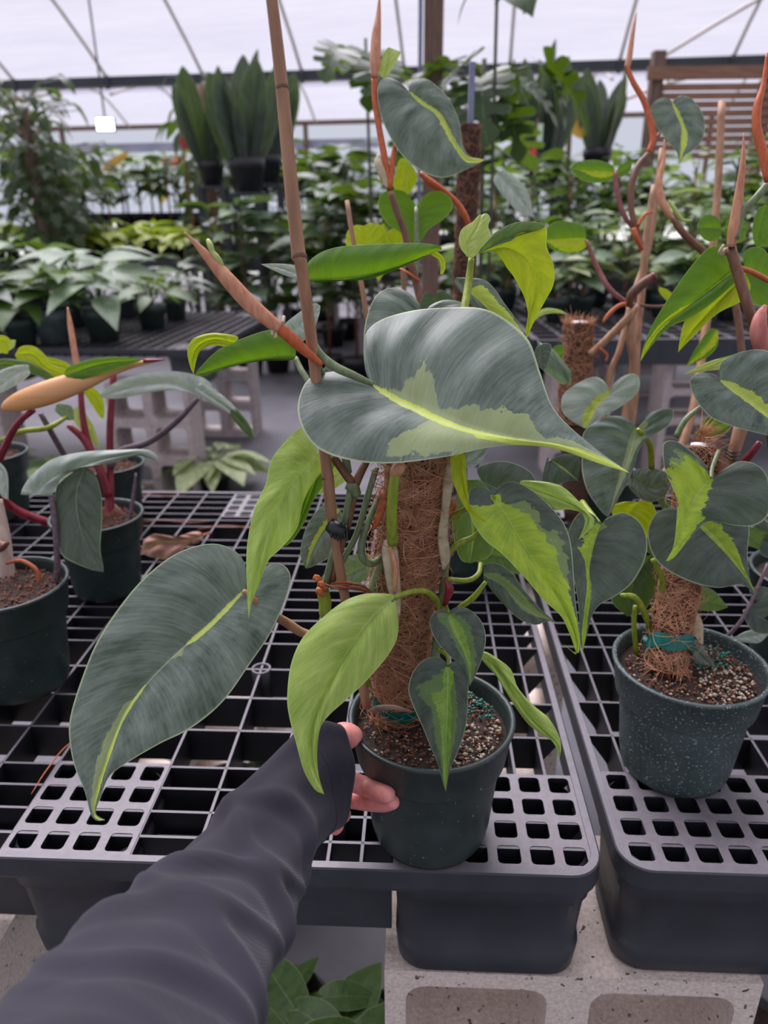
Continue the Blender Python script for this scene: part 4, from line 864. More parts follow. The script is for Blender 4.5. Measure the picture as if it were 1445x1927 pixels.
for pts in ([(1168, 1120, .78, 4), (1195, 1125, .785, 6), (1215, 1160, .80, 6), (1226, 1200, .815, 5), (1222, 1232, .82, 5), (1205, 1240, .825, 4)], [(1228, 1052, .78, 5), (1246, 1090, .785, 6), (1244, 1130, .80, 6), (1226, 1150, .815, 5)],
            [(1195, 1140, .80, 4), (1193, 1180, .81, 5), (1198, 1230, .82, 5)], [(1352, 848, .74, 4), (1340, 880, .73, 4), (1338, 902, .72, 4)], [(1318, 765, .82, 4), (1290, 790, .82, 6), (1272, 822, .82, 6)], [(1200, 808, .77, 4), (1222, 835, .79, 6), (1226, 880, .82, 6)],
            [(1128, 985, .72, 4), (1110, 965, .74, 6), (1095, 945, .76, 6)]): tube(right, 'petiole', pts, LIMEP if pts[0][0] < 1300 else OLIVE)
tube(right, 'petiole', [(1430, 832, .74, 6), (1408, 860, .75, 7), (1385, 885, .77, 6)], REDS)
tube(right, 'petiole', [(1445, 1060, .86, 3), (1400, 1160, .86, 4), (1355, 1210, .87, 4)], PURP)
leaf(right, [(1262, 1172), (1290, 1180), (1310, 1200), (1323, 1212)], c6((290, 1160), (380, 1170), (450, 1210), (490, 1290)), c6((330, 1200), (380, 1300), (440, 1360), (470, 1410)), CREAM, .81, name='dry_sheath', ns=18, label='cream dried sheath')
leaf(right, [(1290, 1206), (1315, 1230), (1335, 1250), (1354, 1274)], c6((400, 1380), (460, 1400), (520, 1480), (570, 1560)), c6((375, 1420), (400, 1490), (470, 1560), (540, 1590)), SILV, .80)
leaf(right, [(1151, 736), (1130, 755), (1112, 778), (1099, 806)], cr((475, 555), (430, 500), (370, 485), (270, 530), (190, 600), (185, 690), (240, 750), (300, 785)), cr((500, 530), (560, 480), (630, 465), (662, 510), (640, 590), (540, 670), (440, 725), (360, 790)), GREY, .86, bulge=.08, ripple=.02,
     sL=[(0, .1), (.5, .2), (1, .6)], sR=[(0, .06), (.6, .12), (1, .5)], label='flat silver heart leaf with a pale yellow midrib')
leaf(right, [(1200, 806), (1188, 850), (1170, 900), (1144, 973)], [(1190, 795)]+cr((560, 728), (470, 727), (380, 768), (315, 830))+c5((915, 215), (930, 380), (980, 490), (1045, 580), (1080, 615)), cr((665, 780), (720, 710), (800, 680), (867, 690), (850, 760), (780, 820), (700, 870), (655, 940), (630, 1020))+c5((1240, 370), (1165, 500), (1120, 590)),
     SILV, .775, ns=44, nc=14, bulge=.1, ripple=.03, nr=6, fold=.1, label='wide silver leaf with crumpled centre', pL=[(0, .1), (.4, .1), (1, .1)], pR=[(0, .5), (.2, .2), (.4, .6), (.7, .3)])
leaf(right, [(1337, 902), (1312, 935), (1290, 975), (1270, 1025), (1253, 1056)], c6((530, 320), (500, 250), (420, 170), (310, 105), (240, 110), (225, 180), (240, 280), (290, 400), (322, 500), (316, 650), (300, 780), (265, 860)), c6((560, 340), (620, 290), (720, 235), (820, 250), (890, 310), (918, 400), (905, 580), (820, 650), (700, 650), (600, 630), (520, 625), (440, 690), (360, 790), (290, 870)),
     DARK, .70, ns=50, nc=16, bulge=.1, ripple=.02, label='dark leaf with a lime left half, tip pointing down', sL=[(0, .2), (.1, .4), (.25, .55), (.35, .62), (.5, .95), (1, 1.1)], sR=[(0, .12), (.3, .12), (.55, .3), (.62, .55), (.75, .8), (.9, 1), (1, 1)], pL=[(0, .2), (.2, .6), (.35, .8), (1, 1)])
leaf(right, [(1300, 968), (1350, 1015), (1390, 1065), (1423, 1120)], [(1270, 955), (1235, 965), (1218, 1000), (1225, 1040), (1250, 1070), (1300, 1095), (1350, 1106), (1395, 1100)], [(1330, 950), (1380, 960), (1408, 985), (1406, 1040), (1410, 1085)], DARK, .76, (0, 0), ns=40, nc=14, sL=[(0, .0), (1, .1)], sR=[(0, .0), (.3, .3), (.6, .55), (.8, .6), (1, .8)], label='shaded dark leaf with a lime stripe')
leaf(right, [(1129, 987), (1114, 1022), (1107, 1063), (1107, 1105), (1102, 1160), (1096, 1228)], [(1118, 970), (1095, 962), (1075, 985), (1066, 1020), (1072, 1060), (1082, 1100), (1089, 1150), (1091, 1200)], c5((1060, 660), (1110, 620), (1200, 595), (1290, 640), (1345, 720), (1362, 820), (1330, 950), (1250, 1080), (1130, 1170), (1040, 1220), (985, 1300), (950, 1440)),
     SILV if False else DARK, .715, ns=50, nc=16, bulge=.1, fold=.06, ripple=.012, sL=[(0, .15), (.2, .3), (.35, .55), (.45, .2), (.6, .15), (1, .8)], sR=[(0, .08), (.3, .03), (.5, .04), (.7, .25), (.85, .6), (1, .8)], pR=[(0, .2), (.12, .22), (.16, -.2), (.5, .05), (.8, .5), (1, .8)], label='grey heart leaf with a yellow midrib band, hanging')
leaf(right, [(1430, 1140), (1400, 1150), (1420, 1175)], [(1410, 1110), (1440, 1105), (1475, 1130)], [(1398, 1150), (1420, 1190), (1470, 1190)], DARK, .86, sL=[(0, .1), (1, .1)])
leaf(right, [(1380, 1200), (1410, 1195), (1450, 1190)], c6((700, 1370), (780, 1330), (850, 1325)), c6((720, 1400), (800, 1410), (860, 1405)), GREY, .88)
leaf(right, [(1030, 860), (1060, 880), (1088, 905)], [(1020, 900), (1030, 870), (1060, 855), (1090, 862)], [(1020, 905), (1040, 915), (1070, 905)], DARK, .83, label='dull leaf with an orange margin', sR=[(0, .0), (1, .2)])
leaf(right, [(1190, 900), (1225, 920), (1262, 905)], [(1195, 885), (1225, 880), (1255, 890)], [(1185, 920), (1220, 945), (1255, 930)], SILV, .84)
leaf(right, [(1200, 945), (1180, 975), (1175, 1010)], [(1170, 945), (1150, 960)], [(1225, 945), (1235, 975), (1220, 1010), (1190, 1020)], YELU, .85, label='backlit lime leaf low in the cluster')
leaf(right, [(1225, 1045), (1195, 1090), (1180, 1160)], [(1200, 1050), (1160, 1090), (1150, 1130)], [(1240, 1060), (1235, 1110), (1210, 1150)], FARD, .86)
leaf(right, [(1300, 1110), (1330, 1130), (1370, 1143)], [(1300, 1100), (1340, 1110)], [(1290, 1140), (1340, 1150)], FARG, .88)
leaf(right, [(1375, 800), (1350, 815), (1310, 815)], [(1370, 790), (1330, 785)], [(1370, 810), (1340, 825), (1310, 828)], UNDER, .86)
for i, (x, y, sx_, sy_, mt) in enumerate(((1180, 1000, -40, 50, FARD), (1260, 940, 50, 40, FARD), (1240, 1010, 20, 60, FARD), (1190, 1060, -20, 50, FARG), (1330, 1000, 60, 40, FARD), (1405, 1000, 40, 40, FARG))):
    leaf(right, [(x, y), (x+sx_*.5, y+sy_*.5), (x+sx_, y+sy_)], [(x-20, y-14), (x-30+sx_*.3, y+sy_*.4)], [(x+22, y-12), (x+30+sx_*.4, y+sy_*.4)], mt, .90, ns=16, nc=6)
# ------------------------------------------------------------------ tall background vine plants just behind the held plant
def potplant(label, px, py, z, r, h, mat, seed, name='potted_philodendron', group=None, cat_='plant', chips='light', dz=.0):
    c = onz(px, py, z); t = thing(name, (c[0], c[1], z+.0005), label, cat_, group); pot(t, r, h, mat, seed=seed, chips=chips, k=32); return t
back = potplant('tall orange-stemmed philodendron whose top leaf stands above the held plant', 905, 1075, .72, .075, .14, POT, 21)
D = 1.0
tube(back, 'stem', [(795, 585, .98, 7), (785, 540, .98, 7.5), (772, 490, .97, 7), (762, 440, .965, 6.5), (748, 402, .96, 6.5), (735, 362, .955, 6)], BROWN)
tube(back, 'stem', [(880, 980, 1.12, 8), (850, 860, 1.08, 8), (820, 700, 1.02, 8), (798, 590, .98, 7.5)], BROWN)
tube(back, 'orange_stem', [(733, 357, .955, 6), (724, 300, .955, 6.5), (714, 245, .955, 6), (706, 195, .955, 5.5), (704, 146, .955, 6)], ORNG)
tube(back, 'orange_stem', [(733, 356, .955, 6), (738, 310, .955, 5.5), (744, 272, .955, 4), (769, 173, .955, 3)], ORNG)
tube(back, 'new_leaf_sheath', [(704, 146, .953, 6), (706, 116, .952, 10), (708, 69, .952, 9), (712, 30, .952, 5), (714, -5, .952, 2)], PINKS, 24, 10, .8)
tube(back, 'dry_sheath', [(712, 290, .95, 2), (712, 308, .948, 8), (722, 335, .95, 7), (728, 354, .952, 2)], CREAM, 10, 8, .4)
tube(back, 'orange_stem', [(790, 325, 1.05, 4), (812, 345, 1.05, 8), (838, 362, 1.05, 6), (862, 385, 1.05, 6), (878, 412, 1.05, 6), (884, 440, 1.06, 5)], ORNG)
tube(back, 'petiole', [(783, 390, .99, 4), (784, 450, .985, 5), (782, 540, .985, 5)], GREY and OLIVE)
tube(back, 'stake', [(653, 378, 1.0, 4.5), (664, 450, 1.0, 4.5), (682, 545, 1.0, 5), (700, 640, 1.02, 5), (760, 860, 1.1, 5)], BAMB)
tube(back, 'stake', [(766, 420, 1.02, 4), (758, 500, 1.02, 4.5), (770, 640, 1.05, 5), (800, 860, 1.1, 5)], BAMB)
tube(back, 'tie_wire', [(752, 505, .97, 2), (770, 515, .96, 2.5), (790, 530, .97, 2)], ORNG)
leaf(back, c2((465, 620), (560, 700), (660, 760), (720, 860), (780, 980), (850, 1085), (985, 1085)), c2((440, 600), (400, 560), (330, 525), (270, 560), (252, 650), (280, 800), (350, 960), (440, 1080), (550, 1170), (680, 1210), (780, 1190), (860, 1150), (930, 1120)),
     c2((470, 580), (510, 545), (570, 535), (650, 580), (740, 680), (800, 800), (820, 900), (835, 990), (880, 1060)), SILV, .95, (0, 0), ns=50, nc=16, bulge=.14, ripple=.02, fold=.02, label='silvery heart leaf with a yellow midrib at the very top',
     sL=[(0, .05), (.4, .05), (.6, .1), (.8, .15), (1, .9)], sR=[(0, .05), (.4, .12), (.7, .3), (1, 1)])
leaf(back, [(783, 388), (783, 430), (783, 470)], c2((490, 1360), (430, 1300), (330, 1290), (268, 1340), (262, 1420), (320, 1520), (420, 1590)), c2((540, 1370), (600, 1310), (680, 1300), (750, 1350), (760, 1420), (690, 1500), (600, 1560)), UNDER, 1.0, bulge=.05, label='two-lobed bright green leaf seen from below')
leaf(back, c2((450, 1075), (440, 1200), (400, 1330)), c2((400, 1090), (375, 1180), (360, 1260)), c2((500, 1150), (525, 1200), (500, 1270), (450, 1330)), YELU, 1.03, label='yellow underside leaf')
leaf(back, [(700, 470), (690, 445), (685, 425)], [(680, 480), (655, 470), (652, 440), (668, 424)], [(715, 475), (727, 455), (722, 430), (700, 419)], YELU, 1.04)
leaf(back, [(745, 480), (748, 455), (750, 430)], [(732, 470), (727, 450), (735, 432)], [(765, 475), (775, 455), (768, 436)], YELU, 1.04)
leaf(back, c2((290, 530), (310, 430), (330, 320)), c2((265, 500), (280, 400), (310, 340)), c2((320, 520), (370, 440), (410, 360), (390, 345)), PALE, .96, label='young folded lime leaf')
leaf(back, [(722, 420), (720, 480), (712, 530)], [(700, 440), (690, 480)], [(735, 450), (730, 500)], YELU, 1.05)
leaf(back, [(815, 560), (830, 585), (840, 620)], [(800, 550), (790, 590)], [(830, 545), (860, 570), (860, 610)], FARD, .9)
leaf(back, [(935, 325), (970, 360), (1005, 410)], [(950, 320), (990, 355)], [(930, 345), (970, 395)], GREY, 1.3, label='narrow grey leaf seen edge-on')

vine = potplant('leggy philodendron with red-brown climbing stems right of centre', 1120, 1010, .717, .07, .13, POT, 31)
mp0 = onz(1100, 935, .82); moss_pole(vine, P(1078, 800, 1.22), P(1089, 612, 1.20), .0235, 1100, seed=19, cap=True)
fringe(vine, P(1089, 612, 1.2), (0, 0, 1), .023, 200, .02, FIBO, 17)
tube(vine, 'pole_foot', [(1085, 980, 1.22, 24), (1080, 880, 1.22, 25), (1078, 800, 1.22, 25)], COIR)
tube(vine, 'bamboo_stake', [(1231, 349, 1.2, 6), (1218, 430, 1.2, 7), (1207, 552, 1.2, 7.5), (1198, 640, 1.2, 8), (1190, 780, 1.2, 8), (1150, 960, 1.2, 8)], BAMB)
tube(vine, 'bamboo_stake', [(1245, 280, 1.25, 5), (1222, 460, 1.24, 6), (1190, 560, 1.22, 6), (1165, 660, 1.2, 6), (1145, 720, 1.2, 6), (1120, 940, 1.2, 7)], BAMB)
tube(vine, 'bamboo_stake', [(1358, 192, 1.3, 7), (1352, 330, 1.3, 7), (1342, 460, 1.3, 7.5), (1330, 600, 1.3, 8), (1290, 820, 1.25, 8), (1200, 960, 1.24, 8)], BAMB)
tube(vine, 'stem', [(1186, 575, 1.16, 8), (1187, 640, 1.16, 9), (1192, 700, 1.17, 9), (1160, 860, 1.18, 9), (1130, 950, 1.2, 9)], LIMEP if False else BAMB)
tube(vine, 'stem', [(1110, 668, 1.17, 7), (1140, 640, 1.16, 7), (1180, 600, 1.15, 7.5), (1200, 575, 1.15, 6)], BAMB)
tube(vine, 'orange_stem', [(1179, 125, 1.15, 4), (1191, 154, 1.15, 5), (1211, 189, 1.15, 5.5), (1223, 227, 1.15, 6), (1229, 262, 1.15, 6.5), (1220, 288, 1.15, 5.5)], ORNG)
tube(vine, 'new_leaf_sheath', [(1198, 22, 1.15, .8), (1191, 60, 1.15, 4), (1184, 108, 1.15, 6), (1179, 128, 1.15, 5)], PINKS, 20, 8, .8)
tube(vine, 'stem', [(1241, 250, 1.15, 3), (1222, 286, 1.15, 5), (1200, 314, 1.15, 6.5), (1188, 350, 1.15, 7), (1188, 395, 1.15, 6), (1197, 430, 1.15, 6), (1206, 462, 1.16, 5)], BROWN)
tube(vine, 'petiole', [(1157, 322, 1.16, 4), (1164, 375, 1.16, 5), (1178, 412, 1.16, 4.5), (1196, 432, 1.16, 4)], REDB)
tube(vine, 'petiole', [(1103, 452, 1.16, 3.5), (1122, 500, 1.16, 5), (1148, 545, 1.15, 5), (1190, 577, 1.15, 4.5)], REDB)
tube(vine, 'cut_stem', [(1184, 577, 1.14, 5), (1188, 556, 1.13, 9), (1208, 535, 1.12, 9), (1232, 519, 1.11, 8)], REDS if False else BROWN, 14, 10)
tube(vine, 'cut_end', [(1229, 521, 1.11, 8.5), (1234, 518, 1.108, 7)], REDS, 4, 10)
tube(vine, 'aerial_root', [(1186, 572, 1.14, 5), (1165, 575, 1.14, 4), (1145, 592, 1.14, 4), (1134, 607, 1.14, 2)], ORNG)
tube(vine, 'aerial_root', [(1186, 572, 1.15, 3), (1240, 577, 1.15, 3), (1290, 565, 1.16, 2)], BROWN)
tube(vine, 'aerial_root', [(1200, 425, 1.14, 4), (1212, 405, 1.14, 3), (1228, 398, 1.15, 2)], ORNG); tube(vine, 'aerial_root', [(1128, 655, 1.16, 3), (1142, 668, 1.16, 3), (1140, 680, 1.16, 2)], ORNG)
tube(vine, 'root_knot', [(1192, 430, 1.14, 5), (1198, 448, 1.14, 5.5), (1208, 470, 1.15, 4)], ORNG)
tube(vine, 'stem', [(1264, 408, 1.0, 5), (1280, 432, 1.0, 6.5), (1305, 458, 1.0, 7), (1330, 482, 1.0, 7), (1380, 560, 1.0, 7), (1400, 700, 1.0, 7)], BROWN)
tube(vine, 'new_leaf_sheath', [(1250, 262, 1.0, .8), (1249, 300, 1.0, 4), (1240, 345, 1.0, 6.5), (1248, 385, 1.0, 8), (1266, 412, 1.0, 5)], PINKS, 26, 8, .8)
tube(vine, 'young_tendril', [(1258, 378, 1.0, 2), (1272, 398, 1.0, 4.5), (1284, 414, 1.0, 3), (1302, 415, 1.0, 2)], PALE, 14, 7)
leaf(vine, c7((705, 660), (745, 740), (780, 830), (775, 930), (750, 1065)), c7((690, 648), (640, 632), (580, 670), (565, 730), (600, 820), (680, 920), (735, 990)), c7((720, 645), (770, 615), (850, 660), (900, 740), (915, 830), (890, 920), (830, 980), (785, 1005)), SILV, 1.15, bulge=.1, ripple=.02,
     sL=[(0, .04), (.5, .07), (1, .6)], sR=[(0, .06), (.5, .12), (1, .7)], label='round silvery heart leaf with a yellow midrib')
leaf(vine, [(1157, 324), (1120, 322), (1073, 318)], [(1150, 310), (1120, 301), (1085, 306)], [(1155, 334), (1130, 344), (1095, 340)], UNDER, 1.16, sR=[(0, .5), (.5, .6), (1, 0)], label='green underside leaf on a thin stalk')
leaf(vine, [(1160, 326), (1178, 318), (1190, 303)], [(1165, 312), (1185, 303)], [(1168, 334), (1185, 322)], UNDER, 1.16, ns=14)
leaf(vine, [(1103, 450), (1060, 452), (1022, 452)], [(1100, 430), (1075, 418), (1045, 417), (1027, 432)], [(1103, 465), (1080, 476), (1045, 473)], UNDER, 1.16, sR=[(0, .9), (.5, .95), (1, .6)], sL=[(0, -.2), (1, -.2)], label='green underside leaf with a yellow lower half')
leaf(vine, [(1240, 540), (1260, 560), (1280, 572)], [(1240, 550), (1262, 572)], [(1255, 545), (1275, 562)], YELU, 1.2, ns=14)
leaf(vine, [(1010, 640), (1045, 660), (1076, 700)], cr((60, 400), (130, 430), (200, 480), (235, 540)), cr((65, 430), (130, 490), (200, 530)), FARS, .9, label='small silver leaf by the coir pole')
leaf(vine, [(1060, 665), (1040, 680), (1028, 690)], [(1060, 650), (1040, 655)], [(1055, 680), (1040, 690)], UNDER, 1.1, ns=14)
leaf(vine, [(1000, 610), (1030, 585), (1070, 592)], [(1020, 582), (1050, 582)], [(1020, 592), (1050, 590)], PALE, 1.0, ns=14)

rt = thing('potted_philodendron', (onz(1490, 1240, .717)[0], onz(1490, 1240, .717)[1], .7175), 'philodendron at the right edge with a broad silver leaf and tall sheaths', 'plant'); pot(rt, .075, .138, POT, seed=41, chips='light', k=32)
tube(rt, 'stem', [(1374, 466, .74, 10), (1390, 520, .74, 10), (1408, 580, .74, 10), (1425, 640, .75, 10), (1450, 800, .8, 10), (1480, 1060, .9, 10)], BROWN, 30, 12)
tube(rt, 'new_leaf_sheath', [(1399, 250, .72, .8), (1398, 300, .72, 5), (1390, 370, .725, 9), (1382, 430, .73, 12), (1375, 465, .735, 8)], PINKS, 26, 10, .8, label='pink tip on a cream rolled leaf')
tube(rt, 'petiole', [(1446, 345, .72, 8), (1420, 375, .72, 7), (1398, 400, .725, 6), (1385, 450, .73, 5)], OLIVE)
tube(rt, 'stem', [(1372, 470, .745, 5), (1355, 475, .74, 8), (1362, 460, .735, 4)], CREAM, 8, 8, .5)
tube(rt, 'orange_stem', [(1443, 100, .70, 2), (1436, 160, .70, 5), (1425, 200, .70, 8), (1424, 240, .70, 8), (1436, 290, .70, 9), (1448, 340, .70, 9)], ORNG, 26, 10)
tube(rt, 'pink_sheath', [(1440, 575, .72, 4), (1430, 600, .715, 14), (1428, 630, .715, 18), (1436, 665, .72, 14), (1446, 720, .73, 8)], plain('rose_sheath', srgb(168, 90, 84), .5, srgb(206, 134, 120), 120, stretch=(1, 1, .2), trans=.15), 24, 12, .6)
tube(rt, 'petiole', [(1375, 500, .745, 4), (1410, 510, .76, 5), (1450, 530, .78, 5)], ORNG)
leaf(rt, [(1395, 500), (1350, 534), (1300, 572), (1250, 606), (1215, 650), (1205, 680)], [(1385, 474), (1340, 464), (1305, 495), (1265, 550), (1230, 606), (1211, 650)], [(1402, 512), (1352, 560), (1300, 598), (1262, 614), (1235, 640), (1216, 664)], UNDER, .76, bulge=.1, sL=[(0, .03), (.5, .04), (.8, .5), (1, 1)], sR=[(0, .03), (.5, .04), (.8, .5), (1, 1)], label='green leaf with a yellow tip drooping left')
leaf(rt, [(1402, 514), (1372, 548), (1330, 592), (1296, 630), (1276, 663)], [(1368, 522), (1318, 572), (1288, 604), (1278, 645)], [(1412, 540), (1396, 566), (1350, 590), (1310, 628), (1286, 652)], YELU, .765, bulge=.1, label='yellow leaf drooping under the green one')
leaf(rt, [(1400, 510), (1430, 520), (1460, 530)], [(1400, 475), (1425, 465), (1445, 480)], [(1400, 550), (1410, 570), (1450, 575)], UNDER, .79, label='broad green lobe behind the stem')
leaf(rt, [(1355, 715), (1400, 744), (1450, 782), (1495, 822)], [(1345, 705), (1330, 702), (1312, 704), (1297, 716), (1305, 746), (1330, 780), (1370, 800), (1430, 816), (1475, 826)], [(1353, 700), (1360, 680), (1390, 664), (1440, 660), (1490, 700), (1512, 760), (1508, 800)], SILV, .70, ns=44, nc=14, bulge=.1, ripple=.015, sL=[(0, .05), (.5, .12), (1, .3)], sR=[(0, .05), (1, .3)], label='broad silver leaf cut off by the right edge')
leaf(rt, [(1358, 430), (1335, 428), (1315, 430)], [(1350, 410), (1330, 404), (1316, 414)], [(1352, 450), (1335, 455), (1320, 446)], UNDER, .95)
leaf(rt, [(1362, 430), (1385, 428), (1408, 430)], [(1370, 412), (1395, 408)], [(1370, 455), (1395, 455)], UNDER, .95)
leaf(rt, [(1440, 385), (1430, 425), (1425, 465)], [(1425, 395), (1415, 430), (1418, 455)], [(1465, 395), (1470, 430), (1450, 460)], UNDER, .85)
leaf(rt, [(1350, 620), (1330, 650), (1290, 690)], [(1335, 620), (1312, 650)], [(1350, 650), (1330, 672)], UNDER, .9, sR=[(0, .6), (1, .8)])
leaf(rt, [(1400, 660), (1345, 685), (1285, 705)], [(1380, 668), (1330, 682)], [(1380, 690), (1330, 698)], PALE, .85)
leaf(rt, [(1440, 1000), (1455, 1020), (1480, 1030)], [(1415, 985), (1440, 980)], [(1430, 1040), (1460, 1050)], DARK, .9)

# ------------------------------------------------------------------ plants at the left of the front bench
la = potplant('dark-leaved philodendron with a peeling pale stem in the nearest pot at left', 48, 1283, .72, .076, .150, POT, 51, chips='bark')
lb = potplant('philodendron with crimson stems and an orange rolled leaf, second pot at left', 205, 1108, .72, .071, .135, POT, 52, chips='bark')
lc = potplant('green pot of bark behind the crimson-stemmed plant', 222, 975, .72, .066, .12, POT, 53, chips='bark', group=None)
ld = potplant('green pot of bark cut off by the left edge', 8, 966, .72, .068, .135, POT, 54, chips='bark')
tube(la, 'pale_stem', [(-6, 940, .98, 10), (4, 1010, .98, 15), (12, 1080, .985, 16), (26, 1160, .99, 20), (34, 1185, .99, 14)], PALES, 24, 12)
tube(la, 'stem_scar', [(-2, 1022, .965, 9), (8, 1030, .965, 13)], BROWN, 5, 8)
tube(la, 'petiole', [(96, 930, .95, 5), (104, 990, .95, 6), (108, 1060, .96, 6), (104, 1110, .97, 7), (90, 1145, .985, 9)], PURP)
tube(la, 'root', [(12, 1060, .965, 3), (40, 1055, .96, 4), (70, 1075, .96, 4), (72, 1110, .965, 4), (68, 1150, .98, 3)], ROOT)
for i in range(7): tube(la, 'root', [(20+5*i, 1090+5*i, .985, 3), (40+8*i, 1100+3*(i % 3)*4, .98, 4), (44+9*i, 1125, .985, 4), (36+10*i, 1158, .99, 3)], ROOT if i % 2 else REDS, 10, 6)
leaf(la, [(62, 930), (100, 900), (150, 875), (210, 862), (255, 856), (298, 868)], cl((110, 800), (140, 730), (200, 670), (290, 610), (450, 578), (640, 568), (770, 568), (815, 600)), cl((200, 806), (270, 800), (320, 722), (440, 650), (580, 640), (700, 600), (790, 590)), GREY, .945, bulge=.25, ripple=.04, nr=4, label='silvery folded leaf top')
leaf(la, cl((440, 655), (390, 800), (420, 1000), (535, 1202)), cl((330, 720), (285, 800), (300, 1000), (320, 1110), (400, 1160), (480, 1190)), cl((490, 690), (525, 800), (528, 950), (520, 1080), (535, 1170)), DARK, .955, bulge=.06, sL=[(0, -.2), (1, -.1)], label='hanging dark half of the folded leaf')
tube(lb, 'crimson_stem', [(206, 985, 1.21, 9), (206, 930, 1.21, 9), (207, 880, 1.21, 7), (207, 800, 1.2, 6.5), (214, 700, 1.2, 6)], REDS)
tube(lb, 'crimson_stem', [(205, 935, 1.2, 8), (190, 890, 1.19, 8), (160, 830, 1.18, 7), (128, 800, 1.17, 5)], REDS)
tube(lb, 'crimson_stem', [(196, 900, 1.2, 7), (168, 840, 1.19, 7), (155, 780, 1.18, 6), (150, 700, 1.18, 5)], REDS)
tube(lb, 'knobbly_base', [(200, 955, 1.22, 16), (212, 975, 1.22, 22), (216, 998, 1.225, 20)], BARK, 10, 12)
tube(lb, 'new_leaf_sheath', [(127, 578, 1.16, 1), (132, 610, 1.16, 5), (140, 660, 1.16, 6), (146, 695, 1.16, 6)], PINKS, 14, 8)
tube(lb, 'petiole', [(62, 772, 1.0, 6), (35, 795, 1.02, 6.5), (12, 835, 1.05, 7), (-10, 900, 1.1, 8), (30, 960, 1.15, 8), (180, 1010, 1.21, 8)], REDS)
tube(lb, 'petiole', [(76, 778, 1.1, 5), (100, 820, 1.12, 5.5), (125, 862, 1.15, 5.5), (180, 940, 1.2, 6)], PURP)
tube(lb, 'petiole', [(372, 750, 1.14, 5), (330, 795, 1.15, 6), (280, 832, 1.17, 6), (225, 850, 1.19, 7), (208, 880, 1.2, 7)], PURP)
tube(lb, 'petiole', [(0, 830, 1.1, 4), (40, 812, 1.1, 5), (90, 805, 1.1, 5), (125, 785, 1.12, 4)], LIMEP)
tube(lb, 'petiole', [(240, 1000, 1.2, 4), (250, 940, 1.2, 4), (256, 890, 1.2, 2)], PURP)
T_ = NT('orange_rolled_leaf'); u_ = T_.obj(); T_.l(T_.ramp(T_.noise(scaled(T_, u_, (3, 3, 40)), 1.4, 4), [(.3, srgb(196, 140, 50)), (.52, srgb(214, 158, 110)), (.7, srgb(196, 170, 90))]), T_.b.inputs['Base Color']); T_.b.inputs['Roughness'].default_value = .35
tube(lb, 'rolled_leaf', [(4, 770, .985, 4), (14, 764, .985, 11), (40, 755, .985, 19), (90, 739, .985, 23), (150, 718, .985, 20), (210, 696, .985, 12), (255, 685, .985, 6), (305, 678, .985, 1)], T_.m, 40, 16, .8, label='glossy orange rolled-up leaf')
leaf(lb, [(120, 706), (190, 684), (270, 677)], [(130, 690), (180, 674), (240, 672)], [(150, 715), (220, 695)], UNDER, .975, name='leaf_margin', ns=18)
tube(lb, 'leaf_tip', [(270, 679, .98, 4), (290, 678, .98, 3), (310, 677, .98, 1)], REDS, 6, 7)
leaf(lb, [(372, 748), (330, 722), (270, 722), (188, 748)], [(400, 732), (385, 712), (340, 700), (290, 700), (230, 714), (195, 735)], [(372, 745), (340, 732), (290, 738), (225, 750)], GREY, 1.14, bulge=.1, label='narrow silver leaf over the blocks')
leaf(lb, [(368, 728), (400, 748), (440, 775), (480, 832)], [(385, 722), (420, 745), (455, 780), (475, 810)], [(370, 740), (400, 760), (435, 782), (462, 812)], GREY, 1.13, sL=[(0, -1), (1, -1)])
leaf(lb, [(435, 772), (462, 800), (480, 830)], [(445, 770), (470, 800)], [(432, 780), (458, 812)], FARG, 1.128, ns=12)
leaf(lb, [(28, 668), (60, 665), (85, 690), (130, 708)], [(40, 652), (65, 652), (85, 668), (100, 688), (125, 695)], [(35, 678), (65, 690), (100, 712)], YELU, 1.06, label='bright yellow-green twisted leaf')
leaf(lb, [(85, 680), (120, 688), (145, 700)], [(90, 672), (125, 682)], [(90, 695), (125, 705)], YELU, 1.08)
leaf(lb, [(158, 728), (180, 745), (195, 788)], [(155, 735), (175, 765), (188, 785)], [(170, 726), (192, 745), (197, 770)], YELU, 1.18, label='yellow leaf drooping behind the crimson stem')
leaf(lb, [(105, 765), (125, 770), (140, 790)], [(110, 760), (135, 765)], [(105, 775), (125, 790)], FARS, 1.12)
leaf(lb, [(140, 770), (160, 800), (190, 845)], [(150, 765), (175, 800)], [(135, 785), (165, 825)], PALE, 1.2)
leaf(ld, [(55, 695), (30, 700), (-10, 735)], [(52, 686), (20, 690), (-20, 710)], [(56, 705), (35, 722), (0, 740)], GREY, 1.0, label='silver leaf at the left edge')
leaf(ld, [(-20, 690), (20, 686), (105, 715)], [(0, 675), (50, 680), (90, 700)], [(0, 700), (60, 705), (95, 718)], FARG, 1.05)
leaf(ld, [(-10, 640), (10, 640), (15, 665)], [(0, 630), (20, 640)], [(-5, 655), (8, 665)], YELU, 1.0)
leaf(ld, [(-20, 880), (5, 885), (16, 940)], [(-5, 868), (14, 890)], [(-10, 910), (5, 935)], GREY, 1.0)
leaf(ld, [(-20, 660), (20, 650), (30, 640)], [(0, 650), (20, 640)], [(0, 665), (25, 655)], PALE, 1.1)
